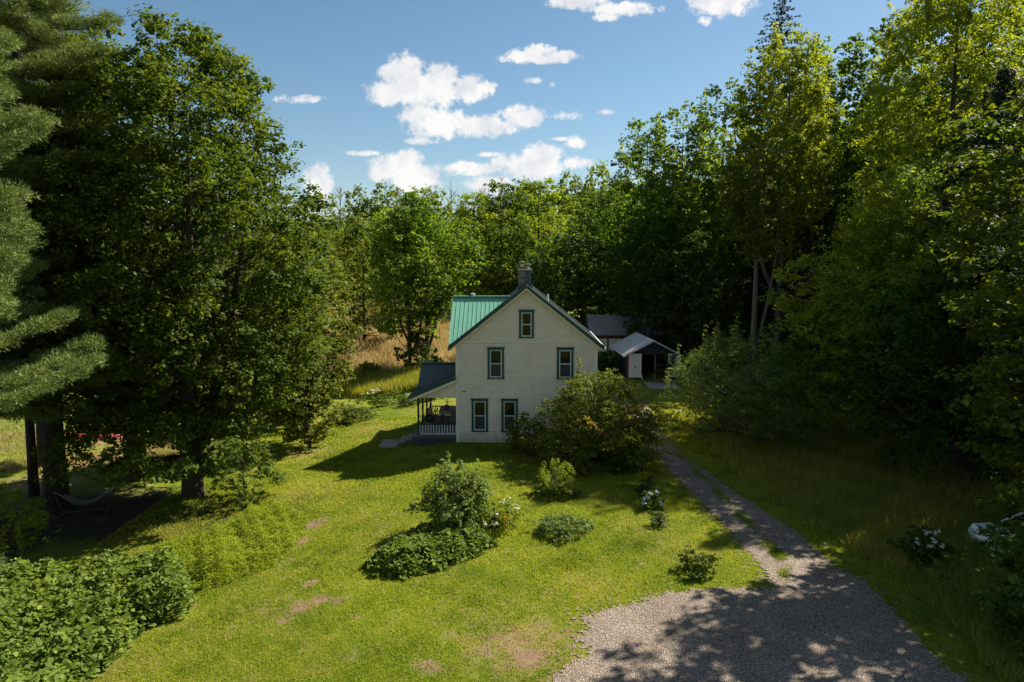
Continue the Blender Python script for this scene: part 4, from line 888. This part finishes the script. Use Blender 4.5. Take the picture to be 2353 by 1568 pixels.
# sunlit ash with visible pale trunks
ax_ = col(1790,62); rr_ = ray(1800,58); Ht = CAM_H+rr_[2]/rr_[1]*62-hs(ax_,62)
sl('ash_tree', 'sunlit yellow green ash with two pale trunks and upright leader shoots', ax_, 62, Ht-1.5, [1.6,2.2,2.9,3.7,4.3,4.4,4.0,3.3,2.2], 9, .36, 380, .9, 120, .25, 'ash_sunlit', 71, bm_='bark_pale', nlimb=60, spires=60, tall=1.3, fork=2, holes=.5)
ax2 = col(1735,56); rr_ = ray(1700,300); Ht2 = CAM_H+rr_[2]/rr_[1]*56-hs(ax2,56)
sl('ash_tree', 'half dead ash with pale bare lower trunk and reddish tips', ax2, 56, Ht2-1, [1.0,1.6,2.0,2.4,2.5,2.1,1.4], 10, .30, 150, .7, 75, .24, 'bush', 72, bm_='bark_pale', nlimb=60, spires=26, fork=1, holes=.6, lean=(-.03,0))
# spruce
def spruce(x, y, H, Rm, label, seed, z0=1.0, n=170, droop=.25, fl=.22):
    rng = np.random.default_rng(seed); root = tag(empty('spruce_tree', at_g(x, y)), label, 'spruce')
    mb = MB(); mb.tube([(0,0,-.3),(0,0,H*.5),(0,0,H)], [.28,.16,.02], 7); cen = []; rad = []
    for b in range(n):
        t = (b/n)**.9; z = z0+(H-z0)*t; a = b*2.4+rng.normal()*.2; L_ = min(Rm*(1-t*.4), .62*(H-z)+.15)*(.75+.4*rng.random())
        for q in np.linspace(.25, 1, max(2, int(L_*2.6))): cen.append((math.cos(a)*L_*q, math.sin(a)*L_*q, z-droop*L_*q+.12*L_*q*q)); rad.append(.42*(1.15-.5*q))
        mb.tube([(0,0,z),(math.cos(a)*L_,math.sin(a)*L_,z-droop*L_+.12*L_)], [.035,.01], 4, False)
    V, var = clump_leaves(rng, np.array(cen), np.array(rad), 34, .26, fl, .6, .4, .5)
    tr = mb.build('trunk', MAT['bark_dark'], root, True); cw = npmesh('crown', V, 4, MAT['spruce'], var, root); KIDS[root.name] = [tr, cw]; return root
Y = 80; x = col(1768, Y); r_ = ray(1768, -18); spruce(x, Y, CAM_H+r_[2]/r_[1]*Y-hs(x,Y), 4.6, 'dark spruce whose pointed tip stands above the sunlit ash', 73, n=260)
spruce(col(2270,33), 33, 18.5, 3.6, 'dark hanging hemlock behind the near maple at the right', 74, z0=2, n=260, droop=.5)
spruce(col(1850,60), 60, 12, 3.2, 'dark young evergreen in the gap beside the pale trunks', 75, n=120)
# right foreground trees
sl('chestnut_tree', 'bright long leaved tree catching the sun in the upper right', col(2150,44), 44, 27.5, [2.5,4,5,5.8,6,5.6,4.8,3.6,1.8], 4, .38, 520, .95, 120, .30, 'ash_sunlit', 81, W=.42, nlimb=60, spires=26, holes=.42, droop=.35)
sl('yellow_maple', 'maple with golden leaves along its left side above the meadow', col(2030,37), 37, 13.2, [3.6,4.8,5.2,4.9,4.2,3.0,1.5], 1.6, .25, 360, .8, 110, .20, 'maple_y', 82, nlimb=60, flat=.5, up=1.0, holes=.5)
sl('forest_tree', 'dark leafy tree between the golden maple and the hemlock', col(2150,35), 35, 15, [3.2,4.4,5,5,4.2,3,1.6], 1.2, .3, 330, .85, 110, .20, 'ash', 83, nlimb=50, W=.5)
sl('maple_tree', 'near maple with big leaves reaching in from the right edge', 19.4, 21.5, 16.5, [2.8,4.2,4.9,5.2,5,4.6,3.8,2.2], 1.8, .30, 380, .75, 110, .20, 'maple', 84, nlimb=70, flat=.42, up=1.1, holes=.5, W=.85,
   extra=[(-4.6+.38*i, -1.6+.5*((i*7) % 3)-.05*i, 1.25+.5*((i*5) % 4)+.03*i) for i in range(16)]+[(-3.9+.3*i, -2.4+.3*((i*3) % 4), .95+.42*((i*5) % 4)) for i in range(12)])
sl('maple_tree', 'low leafy maple saplings in the bottom right corner', 14.5, 16.2, 4.0, [1.7,2.3,2.5,2.1,1.4,.7], .2, .10, 150, .55, 90, .17, 'forest', 85, nlimb=30, flat=.45, up=1.1)
sl('maple_tree', 'dark spreading maple behind the white car at the meadow edge', 20.8, 29.5, 11.5, [3.6,4.6,4.9,4.7,4.0,3.0,1.5], .7, .22, 300, .8, 110, .20, 'forest', 88, nlimb=50, flat=.5, up=1.0, holes=.4)
sl('maple_tree', 'tall dark maple just outside the right edge shading the gravel', 23.0, 24.6, 15, [3,4.6,5.2,5.2,4.6,3.4,1.8], 2, .3, 280, .95, 90, .24, 'maple', 86, nlimb=40, holes=.4)
sl('maple_tree', 'tall dark maple beside the hemlock shading the meadow', 26.5, 37, 19, [3,4.6,5.4,5.2,4.6,3.4,1.8], 2, .3, 280, .95, 90, .24, 'forest', 87, nlimb=40, holes=.4)
# apple tree by the garage
apx, apy = 13.2, 37.6
sl('apple_tree', 'wide apple tree with silvery upright shoots beside the garage', apx, apy, 5.9, [3.4,4.3,4.6,4.4,3.7,2.6,1.6], .5, .2, 330, .6, 130, .11, 'apple', 91, nlimb=50, spires=60, holes=.35, lobes=.2)
sl('young_tree', 'small dark tree in front of the open garage door', 12.7, 55.2, 2.5, [.7,.95,.9,.6,.3], .3, .04, 34, .32, 60, .14, 'forest', 92, nlimb=10)
# bushes on the lawn
def heads(name, pts, r_, n, L, m, par, sd):
    rg = np.random.default_rng(sd)
    for p in pts: V, v = clump_leaves(rg, np.array([p], float), np.array([r_]), n, L, .9, .8); npmesh(name, V, 4, MAT[m], v, par)
def bush(name, label, x, y, H, prof, nc, cr, nl, L, lm, seed, **k):
    k.setdefault('nlimb', 16); return broadleaf(name, label, at_g(x, y), H, prof, .05, k.pop('r0', .05), nc, cr, nl, L, lm, 'bark', seed, cat='shrub', **k)
bb = bush('lilac_bush', 'big rounded bush with yellow and rusty patches against the farmhouse front', 4.25, 33.0, 4.25, [2.5,2.9,2.8,2.6,2.35,1.9,1.1], 400, .50, 120, .11, 'bush', 93, nlimb=60, spires=12, holes=.3)
rng = np.random.default_rng(94)
V, v = clump_leaves(rng, np.array([(.6,-2.75,1.7),(.2,-2.9,1.55),(.8,-2.7,1.95),(2.6,-1.6,2.6),(2.9,-1.2,2.9),(3.0,-.9,2.5),(2.4,-1.9,3.0),(1.6,-2.3,3.2),(-.9,-2.6,2.6)]), np.full(9,.42), 150, .11, .7); npmesh('yellow_leaves', V, 4, MAT['bush_y'], v, bb)
V, v = clump_leaves(rng, np.array([(1.3,-2.4,2.6),(1.5,-2.3,2.4),(-.5,-2.7,2.3),(2.2,-2.1,.8),(.3,-2.7,2.0)]), np.full(5,.36), 120, .10, .6); npmesh('rusty_leaves', V, 4, MAT['bush_r'], v, bb)
bush('low_shrub', 'low leafy shrub spreading from the big bush along the house wall', .9, 34.6, 2.0, [1.0,1.25,1.2,.9,.5], 60, .42, 100, .11, 'bush', 95)
bush('low_shrub', 'dark green low plant at the right foot of the big bush', 5.2, 31.6, .9, [.8,.9,.8,.5], 40, .3, 80, .10, 'maple', 96)
s1 = gp(1050, 1225)
bush('garden_shrub', 'tall ragged shrub with upright shoots at the centre of the lawn bed', s1[0], s1[1], 2.55, [.85,1.1,1.05,1.0,1.0,.8,.4], 150, .34, 110, .085, 'apple', 97, nlimb=40, spires=14, r0=.07, holes=.2, lobes=.3,
     extra=[(-1.2,-.1,1.25),(-1.45,-.1,1.12),(-1.65,-.1,.98),(-1.0,-.1,1.4)])
w1 = gp(1135, 1215)
wb = bush('flowering_plant', 'leafy plant dotted with white and orange blooms at the right of the lawn bed', w1[0], w1[1], 1.1, [.8,.95,.9,.7,.35], 70, .28, 90, .07, 'weed', 98)
heads('white_bloom', [(.7,-.1,.95),(.85,-.2,.85),(.5,.1,1.05),(.05,-.75,.45),(-.3,-.8,.5),(.3,-.1,1.1),(.15,-.6,.75),(.95,.1,.9)], .18, 26, .05, 'white_fl', wb, 7)
V, v = clump_leaves(rng, np.array([(.35,-.55,.7),(.55,-.5,.65),(.5,-.65,.45)]), np.full(3,.14), 30, .05, 1.0); npmesh('orange_blooms', V, 4, MAT['orange_fl'], v, wb)
g1 = gp(1280, 1142)
bush('goldenrod_clump', 'upright clump of pale yellow green goldenrod on the lawn', g1[0], g1[1]+.4, 1.25, [.55,.75,.85,.8,.7], 80, .16, 60, .09, 'weed', 99, tall=2.2, W=.3, holes=0)
bush('low_shrub', 'dark leafy skirt around the foot of the goldenrod', g1[0]-.1, g1[1]+.05, .45, [.9,.95,.6], 44, .2, 80, .08, 'bush', 100, holes=0)
g2 = gp(1290, 1225)
bush('round_plant_mound', 'low round mound of dull green perennials on the lawn', g2[0], g2[1], .5, [1.0,1.05,.8,.5], 80, .22, 100, .065, 'apple', 101, holes=.1)
g3 = gp(1500, 1168)
hb = bush('hydrangea', 'small hydrangea with pale blue flower heads near the driveway', g3[0], g3[1], .7, [.42,.48,.42,.25], 26, .18, 60, .10, 'knot', 102, nlimb=5)
heads('flower_head', [(-.28,-.25,.55),(-.42,-.1,.42),(.1,-.2,.74),(.25,-.38,.40),(-.2,-.3,.7),(-.4,-.35,.35)], .10, 60, .055, 'blue_fl', hb, 5)
g4 = gp(1488, 1140); bush('low_shrub', 'dark upright shrublet behind the blue hydrangea', g4[0], g4[1], .8, [.35,.4,.3,.15], 24, .17, 70, .06, 'forest', 103)
g5 = gp(1605, 1318); bush('low_shrub', 'small round shrub on the lawn beside the gravel', g5[0], g5[1], .75, [.5,.6,.5,.25], 34, .2, 80, .08, 'bush', 104)
g6 = gp(1515, 1210); bush('grass_tuft_plant', 'wispy plant on the lawn in front of the hydrangea', g6[0], g6[1], .55, [.3,.35,.25], 18, .15, 60, .07, 'apple', 105)
g7 = gp(825, 965); bush('low_shrub', 'spreading green shrub in the grass left of the porch', g7[0]-.6, g7[1], .95, [1.4,1.6,1.3,.7], 70, .45, 80, .12, 'bush', 106)
g8 = gp(945, 925); fb = bush('flower_bed_plants', 'long bed of grey green plants with white flowers on the far lawn', g8[0]-.6, g8[1], .6, [2.0,2.1,1.4], 90, .35, 60, .12, 'apple', 107); fb.scale = (1.6,.5,1)
heads('white_bloom', [(-1.1,0,1.0),(-1.4,.2,.9),(.4,-.4,.7),(1.0,-.3,.6),(-1.7,0,.6)], .3, 40, .09, 'white_fl', fb, 8)
g9 = gp(2120, 1305); hb = bush('white_hydrangea', 'hydrangea with creamy white flower heads in the shaded meadow', g9[0], g9[1], 1.25, [.6,.7,.65,.4], 34, .25, 60, .11, 'forest', 108)
heads('flower_head', [(-.4,-.3,1.0),(-.55,-.2,.75),(0,-.2,1.25),(.35,-.1,1.2),(.4,-.3,.85),(-.05,-.35,.85),(-.35,-.4,.45),(.1,-.3,1.05)], .13, 60, .06, 'white_fl', hb, 6)
bx1, by1 = gp(958, 862)
bush('low_shrub', 'dark thicket between the two slender trunks at the edge of the far field', bx1, by1, 3.6, [1.5,1.8,1.5,.8], 60, .6, 70, .22, 'forest', 110)
bx1, by1 = gp(850, 868)
bush('low_shrub', 'loose grey green shrub in the weeds left of the slender trees', bx1, by1, 1.1, [1.3,1.4,1.0,.5], 50, .5, 60, .2, 'bush', 111)
bush('low_shrub', 'dark shrub in the gap between the farmhouse and the garage', 8.3, 59.5, 1.7, [1.0,1.2,1.0,.6], 60, .6, 70, .2, 'forest', 112)
# small marker stone beside the driveway
q9 = gp(1562, 948); mb = MB(); mb.box(-.28,.28,-.16,.16,0,.10); o = mb.build('stone_block', MAT['white'], bevel=.02); o.location = at_g(*q9); tag(o, 'pale flat block on the grass beside the upper driveway', 'stone')
# ------------------------------------------------------------------ ground cover (uncountable)
def stuffmesh(name, V, k, m, var, label, cat='plants'):
    o = npmesh(name, V, k, MAT[m], var); tag(o, label, cat, kind='stuff'); return o
def patch_leaves(rng, poly, n, hfun, L, W, layers=.6, up=1.0, droop=.25):
    xs_ = [p[0] for p in poly]; ys_ = [p[1] for p in poly]; x = rng.uniform(min(xs_), max(xs_), n*3); y = rng.uniform(min(ys_), max(ys_), n*3)
    k = inpoly(x, y, poly); x = x[k][:n]; y = y[k][:n]; d = edge_dist(x, y, poly); top = hfun(x, y)*np.clip((d+.22*wob(x, y, 2.2, 6))/.75, .10, 1)**.7
    kk = (d+.18*wob(x, y, 1.7, 2)+.12*wob(y, x, 5.1, 3) > .30*rng.random(len(x))); x = x[kk]; y = y[kk]; top = top[kk]; z = top*(1-layers*rng.random(len(x))**1.7); P = np.stack([x, y, hz(x, y)+z], -1)
    Nn = unit(np.array([0, 0, up])+rng.normal(size=(len(x), 3))*.42); s_ = L*(.65+.7*rng.random(len(x)))
    return leaf_quads(rng, P, Nn, s_, s_*W, droop), .5*rng.random(len(x))+.5*(.5+.5*np.clip(wob(x, y, 1.2, 4), -1, 1))
rng = np.random.default_rng(201)
KN = [gp(455,1395),gp(440,1330),gp(400,1310),gp(300,1318),gp(200,1330),gp(80,1345),(-21,20),(-24,14),(-9.6,11.5),gp(215,1568),gp(300,1500),gp(335,1450),gp(430,1425)]
V, v = patch_leaves(rng, KN, 62000, lambda x, y: 1.10+.34*wob(x, y, .5, 1)+.24*wob(x, y, 1.5, 3)+.12*wob(y, x, 3.7, 3), .155, .80, .8)
stuffmesh('knotweed_patch', V, 4, 'knot', v, 'dense patch of broad leaved knotweed in the bottom left corner')
WD = [gp(450,1380),gp(560,1330),gp(640,1300),gp(690,1245),gp(715,1190),gp(650,1160),gp(560,1180),gp(460,1240),gp(330,1270),gp(300,1320),gp(430,1330)]
V, v = patch_leaves(rng, WD, 60000, lambda x, y: .46+.26*wob(x, y, .9, 2)+.18*wob(x, y, 2.6, 3)+.10*wob(y, x, 6, 3), .075, .42, .85, .5, .0)
stuffmesh('weed_patch', V, 4, 'weed', v, 'band of yellow green weeds between the knotweed and the mown lawn')
LB = [gp(832,1305),gp(850,1330),gp(930,1335),gp(1010,1318),gp(1090,1285),gp(1150,1255),gp(1100,1215),gp(1000,1215),gp(930,1235),gp(870,1275)]
V, v = patch_leaves(rng, LB, 9500, lambda x, y: .62+.14*wob(x, y, 1.4, 2), .19, .72, .8, 1.0, .35)
stuffmesh('bed_ground_cover', V, 4, 'knot', v, 'dark broad leaved ground cover filling the front of the lawn bed')
def blades(rng, x, y, h, w_, lean=.45):
    n = len(x); b = np.stack([x, y, hz(x, y)], -1); a = rng.random(n)*6.283; wv = np.stack([np.cos(a), np.sin(a), np.zeros(n)], -1)*(w_/2)[:, None]
    l = rng.normal(size=(n, 2))*lean*h[:, None]; tip = b+np.stack([l[:, 0], l[:, 1], h], -1)
    return np.stack([b-wv, b+wv, tip], 1)
def scatter(rng, n, x0, x1, y0, y1, keep):
    x = rng.uniform(x0, x1, n); u = rng.random(n); y = 1/(1/y0+u*(1/y1-1/y0)) if y0 > 5 else rng.uniform(y0, y1, n)
    k = keep(x, y); return x[k], y[k]
def in_house(x, y): return (x > -5.6) & (x < 4.7) & (y > 36.6) & (y < 45.2)
DD = lambda x, y: drive_in(x, y)
x, y = scatter(rng, 620000, -16, 13.2, 13.5, 46, lambda x, y: (np.abs(x/y) < .82) & ~in_house(x, y) & ~inpoly(x, y, KN) & (~DD(x, y) | (rng.random(len(x)) < .02+.5*np.exp(-(edge_dist(x, y, DRIVE)/.22)**2))) & (zone_dirt(x, y)+.34*wob(x, y, 1.7, 8)+.22*wob(y, x, 5.3, 3)+.30*rng.normal(size=len(x)) < .52) & (rng.random(len(x)) > .75*np.clip((zone_dry(x, y)-.45)*2.2, 0, 1)*np.clip(.6+wob(y, x, 1.4, 5), 0, 1)))
sc_y = np.clip(y/20, .8, 2.0); tuft = np.clip(wob(x, y, .38, 6)+.6*wob(y, x, 1.1, 2)-.25, 0, 1)
hgt = (.03+.045*rng.random(len(x)))*(1+1.3*tuft)*sc_y**.6
v = np.clip(.52-.45*tuft+.40*wob(x, y, .22, 9)+.30*wob(y, x, .9, 2)+.22*wob(x, y, 2.9, 5)+.27*rng.normal(size=len(x))+.45*zone_dry(x, y)-.15, 0, 1)
stuffmesh('lawn_grass', blades(rng, x, y, hgt, (.012+.014*rng.random(len(x)))*sc_y, .6), 3, 'grass', v, 'short mown grass of the lawn around the house', 'grass')
x, y = scatter(rng, 130000, -15, 11, 13.5, 40, lambda x, y: (np.abs(x/y) < .82) & ~in_house(x, y) & ~inpoly(x, y, KN) & ~DD(x, y) & (wob(x, y, .8, 12)+.7*wob(y, x, 2.3, 6)+.35*rng.normal(size=len(x)) > .35))
P = np.stack([x, y, hz(x, y)+.03+.04*rng.random(len(x))], -1); q_ = (.028+.03*rng.random(len(x)))*np.clip(y/20, .8, 1.6)
stuffmesh('clover', leaf_quads(rng, P, unit(np.array([0,0,.9])+rng.normal(size=P.shape)*.45), q_, q_*.8), 4, 'weed', rng.random(len(x)), 'clover and low broad leaved weeds growing through the lawn')
# grass and clover growing along the middle of the driveway
def mid_keep(x, y):
    cxs = np.interp(y, [14,18,21,24,28,32,36,42,50], [5.5,7.2,8.9,9.05,8.95,8.75,8.5,8.4,8.4]); f = np.exp(-((x-cxs)/.42)**2)*ss(16.5,22,y)
    return (f+.55*wob(x, y, 1.1, 5)+.16*rng.normal(size=len(x)) > .93)
x, y = scatter(rng, 160000, 5.5, 11, 17, 50, mid_keep)
stuffmesh('driveway_grass', blades(rng, x, y, .05+.09*rng.random(len(x)), .02+.02*rng.random(len(x)), .7), 3, 'grass', np.clip(.2+.25*rng.random(len(x)), 0, 1), 'tufts of grass growing along the middle of the gravel driveway', 'grass')
# shaded meadow right of the driveway
def mead(x, y):
    xr_ = np.interp(y, [12,15,17.4,20.5,23.5,25.2,31,38,50], [11.4,11.3,11.6,11.7,11.2,10.9,10.3,10.0,10.2])+.25*wob(x*0, y, 1.2, 2)+.35; return (x > xr_)
x, y = scatter(rng, 260000, 10, 32, 13, 46, lambda x, y: mead(x, y) & (x/y < .9))
hm = (.22+.32*rng.random(len(x)))*(1+.45*np.clip(wob(x, y, .8, 3), -1, 1)); v = np.clip(.42+.30*wob(x, y, .5, 1)+.22*rng.normal(size=len(x)), 0, 1)
stuffmesh('meadow_grass', blades(rng, x, y, hm, .018+.018*rng.random(len(x)), .4), 3, 'meadow', v, 'uncut meadow grass right of the gravel driveway', 'grass')
x, y = scatter(rng, 60000, 10.5, 30, 13, 44, lambda x, y: mead(x, y) & (x/y < .9) & (wob(x, y, .7, 15)+.5*wob(y, x, 1.9, 6)+.3*rng.normal(size=len(x)) > .1))
P = np.stack([x, y, hz(x, y)+.08+.38*rng.random(len(x))], -1); q_ = .06+.05*rng.random(len(x))
stuffmesh('meadow_weeds', leaf_quads(rng, P, unit(np.array([0,0,.8])+rng.normal(size=P.shape)*.5), q_, q_*.6), 4, 'bush', rng.random(len(x)), 'leafy weeds growing through the shaded meadow')
# weeds at the back of the lawn, then the golden field
x = rng.uniform(-30, 5, 60000); y = rng.uniform(53.5, 60, 60000); k = ~((x > 9) & (y < 60)); x = x[k]; y = y[k]
stuffmesh('field_weeds', blades(rng, x, y, .5+.7*rng.random(len(x)), .05+.04*rng.random(len(x)), .3), 3, 'meadow', np.clip(.4+.25*wob(x, y, .3, 3)+.2*rng.normal(size=len(x)), 0, 1), 'tall rough weeds where the far lawn ends', 'weeds')
x = rng.uniform(-34, 4.5, 110000); y = rng.uniform(59, 94, 110000)
stuffmesh('field_grass', blades(rng, x, y, .5+.6*rng.random(len(x)), .06+.05*rng.random(len(x)), .3), 3, 'straw', np.clip(.42+.3*wob(x, y, .14, 3)+.2*rng.normal(size=len(x)), 0, 1), 'golden uncut grass of the rising field behind the house', 'grass')
x = rng.uniform(-38, -17, 26000); y = rng.uniform(35, 45, 26000); kk = wob(x, y, .25, 3)+.3*rng.normal(size=len(x)) > -.1; x = x[kk]; y = y[kk]
stuffmesh('rough_grass', blades(rng, x, y, .12+.22*rng.random(len(x)), .03+.02*rng.random(len(x)), .5), 3, 'straw', rng.random(len(x))*.55, 'straw coloured rough grass beyond the pines', 'grass')
# undergrowth under the forest edge
x = rng.uniform(13, 60, 40000); y = rng.uniform(40, 80, 40000); k = ~((x < 17) & (y > 50) & (y < 74)); x = x[k]; y = y[k]
P = np.stack([x, y, hz(x, y)+1.6*rng.random(len(x))**1.5*(1+.5*wob(x, y, .3, 3))], -1)
stuffmesh('undergrowth', leaf_quads(rng, P, unit(np.array([0,0,1.])+rng.normal(size=P.shape)*.5), .28, .2), 4, 'forest', rng.random(len(x)), 'shaded leafy undergrowth beneath the right hand forest')
print('objects', len(bpy.data.objects))
